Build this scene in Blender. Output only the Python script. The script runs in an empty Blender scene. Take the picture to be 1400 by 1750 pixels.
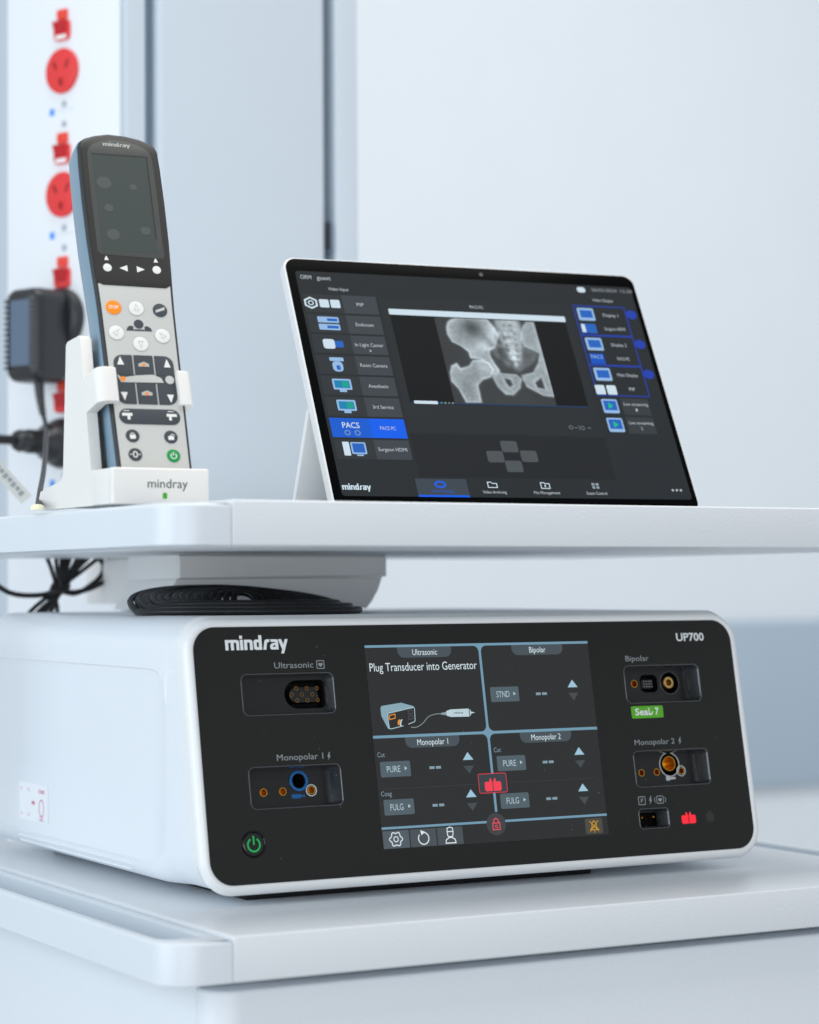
import bpy, bmesh, math, random
import numpy as np
from mathutils import Matrix, Vector, noise
from mathutils.geometry import tessellate_polygon
random.seed(7)
sc = bpy.context.scene
col = sc.collection
rad = math.radians

# ------------------------------------------------------------------ camera
cam_d = bpy.data.cameras.new('camera')
cam = bpy.data.objects.new('camera', cam_d); col.objects.link(cam)
YAW, PITCH, ROLL = rad(29.204), rad(1.844), rad(-0.324)
fw = Vector((math.sin(YAW)*math.cos(PITCH), math.cos(YAW)*math.cos(PITCH), math.sin(PITCH)))
rt = Vector((math.cos(YAW), -math.sin(YAW), 0)); up0 = rt.cross(fw)
r2 = rt*math.cos(ROLL)+up0*math.sin(ROLL); u2 = -rt*math.sin(ROLL)+up0*math.cos(ROLL)
cm = Matrix.Identity(4)
for i in range(3):
    cm[i][0] = r2[i]; cm[i][1] = u2[i]; cm[i][2] = -fw[i]
cm.translation = (-0.5835, -1.2605, 0.2057)
cam.matrix_world = cm
cam_d.sensor_fit = 'HORIZONTAL'; cam_d.sensor_width = 24.0
cam_d.lens = 3987.67/1400*24.0
cam_d.clip_start = 0.05; cam_d.clip_end = 60
cam_d.dof.use_dof = True; cam_d.dof.focus_distance = 1.60; cam_d.dof.aperture_fstop = 4.4
sc.camera = cam

# ------------------------------------------------------------------ light
world = bpy.data.worlds.new('World'); sc.world = world; world.use_nodes = True
bgn = world.node_tree.nodes['Background']
bgn.inputs[0].default_value = (0.885, 0.94, 1.0, 1); bgn.inputs[1].default_value = 0.56
def area(name, loc, target, sx, sy, power, color):
    l = bpy.data.lights.new(name, 'AREA'); l.shape = 'RECTANGLE'; l.size = sx; l.size_y = sy
    l.energy = power; l.color = color
    o = bpy.data.objects.new(name, l); col.objects.link(o)
    o.location = loc
    o.rotation_euler = (Vector(target)-Vector(loc)).to_track_quat('-Z', 'Y').to_euler()
    return o
area('window_light', (-2.2, 0.0, 0.6), (0.1, 0.25, 0.15), 1.9, 1.8, 30, (0.80, 0.91, 1.0))
area('front_fill_light', (-1.6, -3.4, 0.35), (0.2, 0.3, 0.2), 3.2, 1.7, 42, (0.97, 0.98, 1.0))  # unseen fill added to brighten front faces and the gap under the shelf
area('ceiling_light', (0.6, 0.0, 2.6), (0.6, 0.2, 0.2), 2.0, 1.6, 54, (1.0, 0.965, 0.92))
area('wall_fill_light', (2.0, 0.4, 1.9), (3.4, 2.6, -0.7), 2.6, 1.2, 18, (0.93, 0.98, 1.0))  # unseen fill added to lift and even out the far wall
sc.cycles.diffuse_bounces = 10; sc.cycles.max_bounces = 14
vs = sc.view_settings
vs.view_transform = 'Standard'; vs.look = 'None'; vs.exposure = 0.0; vs.gamma = 1.0

# ------------------------------------------------------------------ materials
def lin(c):
    r = []
    for v in c:
        v = v/255.0
        r.append(v/12.92 if v <= 0.04045 else ((v+0.055)/1.055)**2.4)
    return tuple(r)+(1.0,)
MATS = {}
def mat(name, rgb, rough=0.5, spec=0.5, metal=0.0, emit=0.0, bump=None, vary=0.0, coat=0.0):
    if name in MATS: return MATS[name]
    m = bpy.data.materials.new(name); m.use_nodes = True
    nt = m.node_tree; b = nt.nodes['Principled BSDF']
    c = lin(rgb)
    b.inputs['Roughness'].default_value = rough
    b.inputs['Metallic'].default_value = metal
    b.inputs['Specular IOR Level'].default_value = spec
    b.inputs['Coat Weight'].default_value = coat
    b.inputs['Coat Roughness'].default_value = 0.1
    b.inputs['Base Color'].default_value = c
    if emit:
        b.inputs['Base Color'].default_value = (0.004, 0.004, 0.004, 1)
        b.inputs['Emission Color'].default_value = c
        b.inputs['Emission Strength'].default_value = emit
    if bump or vary:
        tc = nt.nodes.new('ShaderNodeTexCoord')
    if vary:
        n = nt.nodes.new('ShaderNodeTexNoise'); n.inputs['Scale'].default_value = 9; n.inputs['Detail'].default_value = 5
        nt.links.new(tc.outputs['Object'], n.inputs['Vector'])
        mx = nt.nodes.new('ShaderNodeMix'); mx.data_type = 'RGBA'
        mx.inputs[6].default_value = tuple(v*(1-vary) for v in c[:3])+(1,)
        mx.inputs[7].default_value = tuple(min(1, v*(1+vary)) for v in c[:3])+(1,)
        nt.links.new(n.outputs['Fac'], mx.inputs[0]); nt.links.new(mx.outputs[2], b.inputs['Base Color'])
        mr = nt.nodes.new('ShaderNodeMapRange'); mr.inputs[3].default_value = rough*0.86; mr.inputs[4].default_value = min(1, rough*1.14)
        n2 = nt.nodes.new('ShaderNodeTexNoise'); n2.inputs['Scale'].default_value = 40; n2.inputs['Detail'].default_value = 4
        nt.links.new(tc.outputs['Object'], n2.inputs['Vector'])
        nt.links.new(n2.outputs['Fac'], mr.inputs[0]); nt.links.new(mr.outputs[0], b.inputs['Roughness'])
    if bump:
        s, st, dist = bump
        n = nt.nodes.new('ShaderNodeTexNoise'); n.inputs['Scale'].default_value = s; n.inputs['Detail'].default_value = 2
        nt.links.new(tc.outputs['Object'], n.inputs['Vector'])
        bp = nt.nodes.new('ShaderNodeBump'); bp.inputs['Strength'].default_value = st; bp.inputs['Distance'].default_value = dist
        nt.links.new(n.outputs['Fac'], bp.inputs['Height']); nt.links.new(bp.outputs['Normal'], b.inputs['Normal'])
    MATS[name] = m
    return m

M_wall = mat('wall_paint', (221, 227, 232), 0.8, 0.3, vary=0.02, bump=(60, 0.1, 0.002))
M_guard = mat('wall_guard_vinyl', (168, 184, 198), 0.6, 0.3, vary=0.02)
M_shelf = mat('shelf_powder_coat', (222, 226, 230), 0.34, 0.5, bump=(460, 0.45, 0.0006), vary=0.015)
M_rail = mat('rail_smooth_paint', (216, 223, 229), 0.33, 0.5, bump=(700, 0.06, 0.0004), vary=0.012)
M_cab = mat('cabinet_paint', (222, 228, 233), 0.45, 0.45, bump=(460, 0.34, 0.0006), vary=0.015)
M_body = mat('device_white_plastic', (232, 237, 242), 0.34, 0.5, bump=(1400, 0.08, 0.0002), vary=0.012)
M_bezel = mat('device_bezel_plastic', (236, 238, 238), 0.25, 0.5, bump=(1400, 0.04, 0.0002))
M_panel = mat('panel_black_film', (33, 33, 31), 0.40, 0.26, bump=(2600, 0.12, 0.00012), vary=0.05)
M_recess = mat('socket_black_plastic', (19, 20, 21), 0.3, 0.45, bump=(1500, 0.08, 0.0002))
M_rim = mat('socket_rim_gloss', (46, 49, 52), 0.2, 1.0, coat=0.8)
M_hole = mat('deep_hole', (6, 6, 6), 0.7, 0.2)
M_brass = mat('brass_contact', (214, 160, 62), 0.28, 0.5, metal=1.0)
M_bluep = mat('blue_ring_plastic', (16, 96, 160), 0.4, 0.4)
M_whitep = mat('white_ring_print', (205, 210, 212), 0.5, 0.3)
M_print = mat('grey_panel_print', (150, 156, 158), 0.55, 0.3)
M_logo = mat('light_panel_print', (236, 240, 240), 0.5, 0.3)
M_green = mat('green_label', (94, 178, 40), 0.45, 0.3)
M_white = mat('white_print', (240, 242, 240), 0.5, 0.3)
M_foot = mat('foot_rubber', (22, 25, 28), 0.6, 0.3)
M_blk = mat('black_plastic', (40, 42, 45), 0.36, 0.5, bump=(900, 0.1, 0.0002), vary=0.06)
M_cable = mat('black_cable_rubber', (22, 23, 25), 0.42, 0.4, vary=0.08)
M_col = mat('column_paint', (196, 206, 215), 0.5, 0.4, vary=0.012)
M_colw = mat('socket_panel_paint', (232, 236, 240), 0.45, 0.4, vary=0.01)
M_bracket = mat('bracket_plastic', (236, 236, 234), 0.5, 0.4, vary=0.012)
M_groove = mat('column_channel', (128, 146, 164), 0.5, 0.3)
M_red = mat('socket_red', (226, 56, 56), 0.34, 0.5)
M_red2 = mat('rocker_red', (196, 22, 30), 0.2, 0.6)
M_orange2 = mat('switch_window_orange', (232, 70, 52), 0.3, 0.5)
M_slot = mat('socket_slot', (110, 14, 18), 0.5, 0.3)
M_lblue = mat('label_blue', (70, 150, 240), 0.5, 0.3)
M_lgrey = mat('label_grey_print', (170, 182, 192), 0.6, 0.3)
M_dock = mat('dock_white_plastic', (232, 231, 227), 0.42, 0.45, bump=(1400, 0.06, 0.0002), vary=0.012)
M_hous = mat('remote_blue_shell', (122, 148, 166), 0.4, 0.45, vary=0.02)
M_trim = mat('remote_dark_trim', (46, 50, 52), 0.4, 0.4)
M_face = mat('remote_grey_face', (192, 193, 189), 0.5, 0.35, vary=0.012)
M_head = mat('remote_dark_head', (42, 42, 39), 0.34, 0.4)
M_lens = mat('remote_lens', (72, 75, 72), 0.3, 0.3)
M_lcd = mat('remote_lcd', (62, 69, 68), 0.35, 0.3)
M_lcdrefl = mat('lcd_reflection', (74, 80, 78), 0.5, 0.3)  # paler grey standing in for blurred reflections on the LCD
M_key = mat('remote_dark_key', (60, 66, 72), 0.5, 0.35)
M_keyw = mat('remote_white_key', (226, 227, 223), 0.45, 0.35)
M_keyl = mat('remote_key_line', (178, 180, 178), 0.5, 0.3)
M_orange = mat('remote_orange_key', (252, 140, 18), 0.45, 0.35)
M_grn = mat('remote_green_key', (16, 142, 70), 0.45, 0.35)
M_silver = mat('tablet_silver', (226, 229, 230), 0.34, 0.5, metal=0.0)
M_glass = mat('tablet_black_glass', (5, 6, 7), 0.22, 0.02)
M_paper = mat('sticker_paper', (234, 238, 242), 0.5, 0.3)
M_spink = mat('sticker_red_print', (212, 96, 126), 0.5, 0.3)
M_yellow = mat('yellow_plastic', (244, 243, 206), 0.4, 0.4)
M_tag = mat('tag_film', (206, 208, 204), 0.4, 0.4)
def E_(rgb, s=1.0):
    return mat('glow_%d_%d_%d' % rgb, rgb, 0.4, 0.03, emit=s)

# ------------------------------------------------------------------ mesh helpers (millimetres)
def mk(verts, faces, smooth=False, angle=40):
    me = bpy.data.meshes.new('m')
    me.from_pydata([(v[0]*.001, v[1]*.001, v[2]*.001) for v in verts], [], faces)
    me.update()
    if smooth:
        me.polygons.foreach_set('use_smooth', [True]*len(me.polygons))
        me.set_sharp_from_angle(angle=rad(angle))
    return me
def rr(x0, y0, x1, y1, r, n=7):
    """rounded rectangle, counter-clockwise"""
    if not isinstance(r, (tuple, list)): r = (r, r, r, r)      # bl, br, tr, tl
    P = []
    for (cx, cy, a0, q) in ((x0+r[0], y0+r[0], 180, r[0]), (x1-r[1], y0+r[1], 270, r[1]), (x1-r[2], y1-r[2], 0, r[2]), (x0+r[3], y1-r[3], 90, r[3])):
        for i in range(n+1):
            a = rad(a0+90*i/n); P.append((cx+q*math.cos(a), cy+q*math.sin(a)))
    return P
def circ(cx, cy, r, n=24, ry=None):
    ry = ry or r
    return [(cx+r*math.cos(2*math.pi*i/n), cy+ry*math.sin(2*math.pi*i/n)) for i in range(n)]
def ccw(l):
    a = sum(l[i-1][0]*l[i][1]-l[i][0]*l[i-1][1] for i in range(len(l)))
    return l if a > 0 else l[::-1]
def dedupe(l):
    o = []
    for p in l:
        if not o or (abs(p[0]-o[-1][0])+abs(p[1]-o[-1][1])) > 1e-5: o.append(p)
    if len(o) > 1 and (abs(o[0][0]-o[-1][0])+abs(o[0][1]-o[-1][1])) < 1e-5: o.pop()
    return o
def inset(l, d):
    n = len(l); o = []
    for i in range(n):
        a, b, c = l[i-1], l[i], l[(i+1) % n]
        e1 = Vector((b[0]-a[0], b[1]-a[1])); e2 = Vector((c[0]-b[0], c[1]-b[1]))
        n1 = Vector((-e1.y, e1.x)).normalized(); n2 = Vector((-e2.y, e2.x)).normalized()
        m = n1+n2
        k = m.length_squared
        m = m*(2.0/k) if k > 0.3 else n1
        o.append((b[0]+m.x*d, b[1]+m.y*d))
    return o
def tess(loops):
    t = tessellate_polygon([[Vector((p[0], p[1], 0)) for p in l] for l in loops])
    flat_ = [p for l in loops for p in l]
    out = []
    for a, b, c in t:
        A, B, C = flat_[a], flat_[b], flat_[c]
        s = (B[0]-A[0])*(C[1]-A[1])-(C[0]-A[0])*(B[1]-A[1])
        out.append((a, b, c) if s > 0 else (a, c, b))
    return out
def flat(shapes, z=0.0):
    """shapes: list of [outer, hole, hole...] -> one flat mesh"""
    V, F = [], []
    for loops in shapes:
        loops = [dedupe(l) for l in loops]
        o = len(V)
        F += [tuple(i+o for i in t) for t in tess(loops)]
        V += [(p[0], p[1], z) for l in loops for p in l]
    return mk(V, F)
def prism(loops, z0, z1, bevel=0.0, bottom=True, smooth=True, angle=35):
    loops = [ccw(dedupe(loops[0]))]+[ccw(dedupe(l))[::-1] for l in loops[1:]]
    V, F = [], []
    b = bevel
    steps = [(z0, 0.0), (z1-b, 0.0)]+([(z1-b*.62, b*.08), (z1-b*.3, b*.3), (z1-b*.08, b*.62), (z1, b)] if b else [])
    if not b: steps = [(z0, 0.0), (z1, 0.0)]
    start = []
    for z, d in steps:
        start.append(len(V))
        for l in loops:
            V += [(p[0], p[1], z) for p in (inset(l, d) if d else l)]
    for k in range(len(steps)-1):
        o = 0
        for l in loops:
            n = len(l)
            for i in range(n):
                j = (i+1) % n
                F.append((start[k]+o+i, start[k]+o+j, start[k+1]+o+j, start[k+1]+o+i))
            o += n
    t = tess(loops)
    F += [tuple(start[-1]+i for i in q) for q in t]
    if bottom: F += [tuple(start[0]+i for i in q[::-1]) for q in t]
    return mk(V, F, smooth, angle)
def box(x0, y0, z0, x1, y1, z1, bevel=0.0):
    bm = bmesh.new()
    bmesh.ops.create_cube(bm, size=1)
    for v in bm.verts:
        v.co = ((x0+x1)/2+v.co.x*(x1-x0), (y0+y1)/2+v.co.y*(y1-y0), (z0+z1)/2+v.co.z*(z1-z0))
    if bevel: bmesh.ops.bevel(bm, geom=bm.edges[:]+bm.verts[:], offset=bevel, segments=3, affect='EDGES', profile=0.5)
    for v in bm.verts: v.co *= .001
    me = bpy.data.meshes.new('m'); bm.to_mesh(me); bm.free()
    if bevel:
        me.polygons.foreach_set('use_smooth', [True]*len(me.polygons)); me.set_sharp_from_angle(angle=rad(35))
    return me
def loft(rings, cap0=False, cap1=False, closed=True, smooth=True, angle=40):
    n = len(rings[0]); V = [p for r in rings for p in r]; F = []
    for k in range(len(rings)-1):
        for i in range(n if closed else n-1):
            j = (i+1) % n
            F.append((k*n+i, k*n+j, (k+1)*n+j, (k+1)*n+i))
    if cap0: F.append(tuple(range(n))[::-1])
    if cap1: F.append(tuple((len(rings)-1)*n+i for i in range(n)))
    return mk(V, F, smooth, angle)
def zloft(specs, cap0=False, cap1=False, angle=40):
    """specs: list of (loop2d, z)"""
    return loft([[(p[0], p[1], z) for p in l] for l, z in specs], cap0, cap1, angle=angle)
def stroke_shapes(pts, w, closed=False):
    """ribbon polygon from a polyline"""
    n = len(pts); L, R = [], []
    for i in range(n):
        a = pts[i-1] if (closed or i) else None
        b = pts[i]; c = pts[(i+1) % n] if (closed or i < n-1) else None
        d1 = Vector((b[0]-a[0], b[1]-a[1])).normalized() if a else None
        d2 = Vector((c[0]-b[0], c[1]-b[1])).normalized() if c else None
        d1 = d1 or d2; d2 = d2 or d1
        nn = Vector((-(d1.y+d2.y), d1.x+d2.x))
        k = max(nn.length_squared, 0.6); nn = nn*(w/k)
        L.append((b[0]+nn.x, b[1]+nn.y)); R.append((b[0]-nn.x, b[1]-nn.y))
    if closed: return [[L, R]] if abs(sum(L[i-1][0]*L[i][1]-L[i][0]*L[i-1][1] for i in range(n))) > abs(sum(R[i-1][0]*R[i][1]-R[i][0]*R[i-1][1] for i in range(n))) else [[R, L]]
    return [[[L[i], L[i+1], R[i+1], R[i]]] for i in range(n-1)]
def arc(cx, cy, r, a0, a1, n=16):
    return [(cx+r*math.cos(rad(a0+(a1-a0)*i/n)), cy+r*math.sin(rad(a0+(a1-a0)*i/n))) for i in range(n+1)]
def lathe(profile, n=28, cx=0, cy=0, cap0=False, cap1=False):
    return loft([[(cx+r*math.cos(2*math.pi*i/n), cy+r*math.sin(2*math.pi*i/n), z) for i in range(n)] for r, z in profile], cap0, cap1)
def smooth_path(pts, sub=8):
    P = [Vector(p) for p in pts]; out = []
    for i in range(len(P)-1):
        p0 = P[max(i-1, 0)]; p1 = P[i]; p2 = P[i+1]; p3 = P[min(i+2, len(P)-1)]
        for k in range(sub):
            t = k/sub
            out.append(0.5*((2*p1)+(-p0+p2)*t+(2*p0-5*p1+4*p2-p3)*t*t+(-p0+3*p1-3*p2+p3)*t**3))
    out.append(P[-1]); return out
def tube(path, r, n=10, closed=False):
    P = [Vector(p) for p in path]; rings = []
    N = len(P); prev = None
    for i in range(N):
        if closed: d = P[(i+1) % N]-P[i-1]
        else: d = P[min(i+1, N-1)]-P[max(i-1, 0)]
        d.normalize()
        if prev is None:
            prev = d.orthogonal().normalized()
        u = (prev-d*prev.dot(d)).normalized(); prev = u; v = d.cross(u)
        rr_ = r[i] if isinstance(r, list) else r
        rings.append([tuple(P[i]+u*rr_*math.cos(2*math.pi*k/n)+v*rr_*math.sin(2*math.pi*k/n)) for k in range(n)])
    if closed: rings.append(rings[0])
    return loft(rings, not closed, not closed, angle=60)
def join(meshes):
    V, F, S = [], [], []
    for m in meshes:
        o = len(V); V += [tuple(v.co*1000) for v in m.vertices]
        F += [tuple(i+o for i in p.vertices) for p in m.polygons]; S += [p.use_smooth for p in m.polygons]
    me = mk(V, F); me.polygons.foreach_set('use_smooth', S)
    if any(S): me.set_sharp_from_angle(angle=rad(40))
    return me
_cap = None
def text_mesh(s, bold=0.0):
    cu = bpy.data.curves.new('t', 'FONT'); cu.body = s; cu.resolution_u = 3; cu.offset = bold
    o = bpy.data.objects.new('t', cu); col.objects.link(o)
    me = bpy.data.meshes.new_from_object(o)
    bpy.data.objects.remove(o); bpy.data.curves.remove(cu)
    return me
def text(s, x, y, cap, w=None, align='L', z=0.0, bold=0.0, slant=0.0):
    """flat lettering: cap height in mm, width squeezed to w"""
    global _cap
    if _cap is None:
        m = text_mesh('H'); _cap = max(v.co.y for v in m.vertices)
    me = text_mesh(s, bold)
    xs = [v.co.x for v in me.vertices]
    x0, x1 = min(xs), max(xs); sy = cap/_cap
    sx = (w/(x1-x0)) if w else sy
    W = (x1-x0)*sx
    ox = x-(0 if align == 'L' else W/2 if align == 'C' else W)
    for v in me.vertices:
        v.co = (((v.co.x-x0)*sx+ox+slant*v.co.y*sy)*.001, (v.co.y*sy+y)*.001, z*.001)
    return me
LOGO = [
 [[(150,0),(150,148),(335,148),(358,140),(368,118),(368,0),(322,0),(322,108),(284,108),(284,0),(236,0),(236,108),(198,108),(198,0)]],
 [[(382,0),(382,148),(430,148),(430,0)]], [[(378,162),(378,208),(422,208),(422,162)]],
 [[(445,0),(445,148),(548,148),(570,140),(580,118),(580,0),(533,0),(533,108),(493,108),(493,0)]],
 [[(725,0),(725,210),(677,210),(677,148),(628,148),(605,138),(597,115),(597,32),(605,9),(628,0)],[(645,40),(645,108),(677,108),(677,40)]],
 [[(742,0),(790,0),(806,92),(818,108),(842,110),(850,148),(798,148),(775,138),(766,118)]],
 [[(880,0),(985,0),(985,118),(976,140),(955,148),(862,148),(870,110),(937,110),(937,98),(890,90),(860,72),(852,50),(852,28),(860,8)],[(897,38),(897,50),(937,68),(937,38)]],
 [[(985,148),(1036,148),(1065,72),(1092,148),(1140,148),(1065,-58),(1018,-58),(1040,0)]]]
def logo(x, y, w, xh):
    k = w/990.0; q = xh/148.0
    return flat([[ccw([((p[0]-150)*k+x, p[1]*q+y) for p in l]) for l in sh] for sh in LOGO])

# ------------------------------------------------------------------ object helpers
WM = {}
def obj(name, me, m, parent=None, mw=None, kind=None):
    mw = mw or Matrix.Identity(4)
    me.name = name
    if m and not me.materials: me.materials.append(m)
    o = bpy.data.objects.new(name, me); col.objects.link(o)
    if parent:
        o.parent = parent; o.matrix_parent_inverse = WM[parent].inverted()
    o.matrix_basis = mw; WM[o] = mw.copy()
    if kind: o['kind'] = kind
    return o
def tag(o, label, cat, group=None):
    o['label'] = label; o['category'] = cat
    if group: o['group'] = group
    return o
def thing(name, label, cat, loc=(0, 0, 0), group=None):
    o = bpy.data.objects.new(name, None); col.objects.link(o)
    o.empty_display_size = 0.02; o.location = loc
    WM[o] = Matrix.Translation(loc)
    return tag(o, label, cat, group)
def frame(o, x, y, z):
    m = Matrix.Identity(4)
    for i in range(3):
        m[i][0] = x[i]; m[i][1] = y[i]; m[i][2] = z[i]
    m.translation = o
    return m
def up(mw, d):           # shift a frame along its normal by d mm
    return mw @ Matrix.Translation((0, 0, d*.001))

# ================================================================== SETTING
obj('wall', box(-1500, 2600, -1200, 6500, 2700, 2600), M_wall, kind='structure')
g = thing('wall_guard', 'broad grey blue protection strip running along the far wall', 'wall guard', (2.5, 2.58, -0.04))
obj('guard_strip', box(-1500, 2572, -206, 6500, 2599, 131, 6), M_guard, g)

# ------------------------------------------------------------------ pendant column
A0 = Vector((0.1916, 0.632, 0)); ang = rad(67.7)
nn = Vector((-math.sin(ang), -math.cos(ang), 0)); dd = Vector((-math.cos(ang), math.sin(ang), 0))
CF = frame(A0, -dd, (0, 0, 1), nn)
Z0, Z1 = -420, 1500
colm = thing('supply_column', 'tall pale grey medical supply column with a row of red sockets', 'column', (0.28, 0.74, Z0*.001))
a1 = A0*1000 + dd*151.1
def extz(poly, z0, z1, bevel=0.0):
    return prism([poly], z0, z1, bevel)
back = a1 + Vector((14, 60, 0))
obj('core', extz([(191.6, 632), (214, 634), (385, 634), (412, 634), (418, 860), (back.x, 860), (back.x, back.y), (a1.x, a1.y)], Z0, Z1), M_col, colm)
# front cover: vertical board, rounded long edges (profile in plan, extruded in z)
obj('front_cover', extz(ccw(rr(215.5, 614, 379, 633.5, (5, 5, 3, 3), 4)), Z0, Z1), M_col, colm)
obj('corner_post', extz([(188, 636), (187.5, 624.5), (190, 622.5), (206, 622.5), (206, 633)], Z0, Z1), M_col, colm)
obj('channel', extz([(206.3, 631.5), (215.2, 631.5), (215.2, 633.8), (206.3, 633.8)], Z0, Z1), M_groove, colm)
obj('channel', extz([(379.4, 631), (388, 631), (388, 633.8), (379.4, 633.8)], Z0, Z1), M_groove, colm)
obj('rail', extz(ccw(rr(389.5, 614, 413, 634, (4, 3, 1, 1), 4)), Z0, Z1), M_col, colm)
ck = obj('cover_catch', box(380.5, 617, 511, 391.5, 630, 538, 1.2), M_groove, colm)
obj('catch_slot', box(380, 614.8, 511.5, 384.8, 616.9, 537.5), M_blk, ck)
sp = obj('socket_panel', prism([rr(-150.5, Z0, -1.0, Z1, 1.5, 2)], 0.2, 2.0, 0.6), M_colw, colm, CF)
PITCH_S = 111.3
def sock(yc, with_sw=True, face=True):
    X = -76.6
    if face:
        s = obj('power_socket', prism([circ(X, yc, 20.3, 40)], 2.1, 5.2, 1.2), M_red, colm, CF)
        obj('slot', flat([[[(X-10.5, yc+8.5), (X-8.2, yc+9.3), (X-5.0, yc+2.2), (X-7.2, yc+1.4)]]], 5.3), M_slot, s, CF)
        obj('slot', flat([[[(X+10.5, yc+8.5), (X+8.2, yc+9.3), (X+5.0, yc+2.2), (X+7.2, yc+1.4)]]], 5.3), M_slot, s, CF)
        obj('slot', flat([[rr(X-1.6, yc-14.5, X+1.6, yc-6.5, .5, 2)]], 5.3), M_slot, s, CF)
        obj('shutter_boss', prism([circ(X, yc-10.2, 5.2, 20), circ(X, yc-10.2, 3.6, 20)], 5.25, 5.7), M_red, s, CF)
for i in range(4):
    yc = 669.5-PITCH_S*i
    sock(yc, face=i < 2)
    X = -76.6; ys = yc+41.8
    sw = obj('rocker_switch', prism([rr(X-9.8, ys-14.5, X+9.8, ys+4, 4.5)], 2.1, 5.0, .8), M_red, colm, CF)
    # tilted rocker paddle
    pr = [[(X-8, ys-12+20*t, 0) for t in (0, 1)]]
    V = [(X-7.8, ys-9, 5.1), (X+7.8, ys-9, 5.1), (X+7.8, ys+2.5, 8.5), (X-7.8, ys+2.5, 8.5), (X-7.8, ys-9, 5.05), (X+7.8, ys-9, 5.05), (X+7.8, ys+2.6, 5.05), (X-7.8, ys+2.6, 5.05)]
    obj('paddle', mk(V, [(0, 1, 2, 3), (3, 2, 6, 7), (0, 3, 7, 4), (1, 5, 6, 2), (4, 7, 6, 5)]), M_red2, sw, CF)
    obj('indicator_window', prism([rr(X-6.5, ys+4.8, X+6.5, ys+13.8, 1.2, 3)], 2.1, 4.2, .5), M_orange2, sw, CF)
    if i < 2: obj('rating_window', flat([[rr(X-7.0, ys-13.2, X+7.0, ys-9.6, 1.4, 3)]], 5.12), M_white, sw, CF)
for i in range(4):
    yb = 634.0-PITCH_S*i
    lb = obj('circuit_label', flat([[rr(-96, yb-3.2, -62, yb+3.2, .6, 2)]], 2.06), M_colw, colm, CF)
    obj('blue_square', flat([[rr(-94.2, yb-3.2, -87.8, yb+3.2, .6, 2)]], 2.14), M_lblue, lb, CF)
    obj('lettering', text('------', -84, yb-.6, 3.2, 20, z=2.14), M_lgrey, lb, CF)
    for q in (5.8, -12.0):
        obj('screw', lathe([(0.2, 3.2), (2.2, 3.1), (3.0, 2.6), (3.2, 2.05)], 14, -75.2, yb+q), M_lgrey, colm, CF)

# ------------------------------------------------------------------ shelves
def shelf(name, label, zt, depth=575):
    t = thing(name, label, 'shelf', (0.28, 0.25, zt*.001-.0274))
    zb = zt-27.4
    F = Matrix.Identity(4)
    obj('board', box(0.4, 0, zb, 555.6, depth, zt, 1.3), M_shelf, t)
    for side in (-1, 1):
        def X(x): return x if side < 0 else 556-x
        out = rr(-42, 0.3, 0, depth-1, (25, .4, .4, 25), 9)
        hol = rr(-34.5, 24, -6.5, depth-28, 9, 6)
        out = ccw([(X(p[0]), p[1]) for p in out]); hol = ccw([(X(p[0]), p[1]) for p in hol])
        r = obj('end_rail', prism([out, hol], zb+.3, zt-2.2, 2.4), M_rail, t)
        obj('trough_floor', prism([inset(hol, -1.0)], zb+2, zb+5), M_rail, r)
    return t
lower = shelf('lower_shelf', 'pale grey equipment shelf carrying the black fronted generator', 0)
upper = shelf('upper_shelf', 'pale grey shelf holding the tablet and handset dock, above the generator', 258.4)
# mounting bracket under the upper shelf (front profile in x,z extruded in y)
XZ = Matrix(((1, 0, 0, 0), (0, 0, 1, 0), (0, 1, 0, 0), (0, 0, 0, 1)))       # local (x,y,z) -> world (x, z, y)
def xz_prism(poly, y0, y1, bevel=0):
    m = prism([poly], -y1, -y0, bevel)
    for v in m.vertices: v.co = (v.co.x, -v.co.z, v.co.y)
    return m
obj('bracket_head', xz_prism([(127, 212.8), (307.3, 214.4), (307.3, 230.9), (127, 230.9)], 370, 470, 2.5), M_bracket, upper)
obj('bracket_body', xz_prism([(118.6, 196), (115, 189.4), (292.6, 189.4), (297.5, 195), (303, 204), (306.6, 214.2), (127.6, 212.6)], 376, 470, 2.0), M_bracket, upper)
obj('bracket_arm', box(150, 468, 193, 290, 621, 230.8, 2), M_bracket, upper)

# ------------------------------------------------------------------ drawer unit
cab = thing('drawer_unit', 'pale grey drawer cabinet hanging below the lower shelf', 'cabinet', (0.28, 0.28, -0.4))
obj('carcass', box(-9.2, 34, -400, 566, 560, -27.6, 0.8), M_cab, cab)
obj('drawer_front', extz(ccw(rr(-9.4, 9, 566.2, 33, (20, 20, 1, 1), 9)), -300, -34.0, 2.5), M_cab, cab)
obj('drawer_front', extz(ccw(rr(-9.4, 9, 566.2, 33, (20, 20, 1, 1), 9)), -400, -304, 2.5), M_cab, cab)

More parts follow.
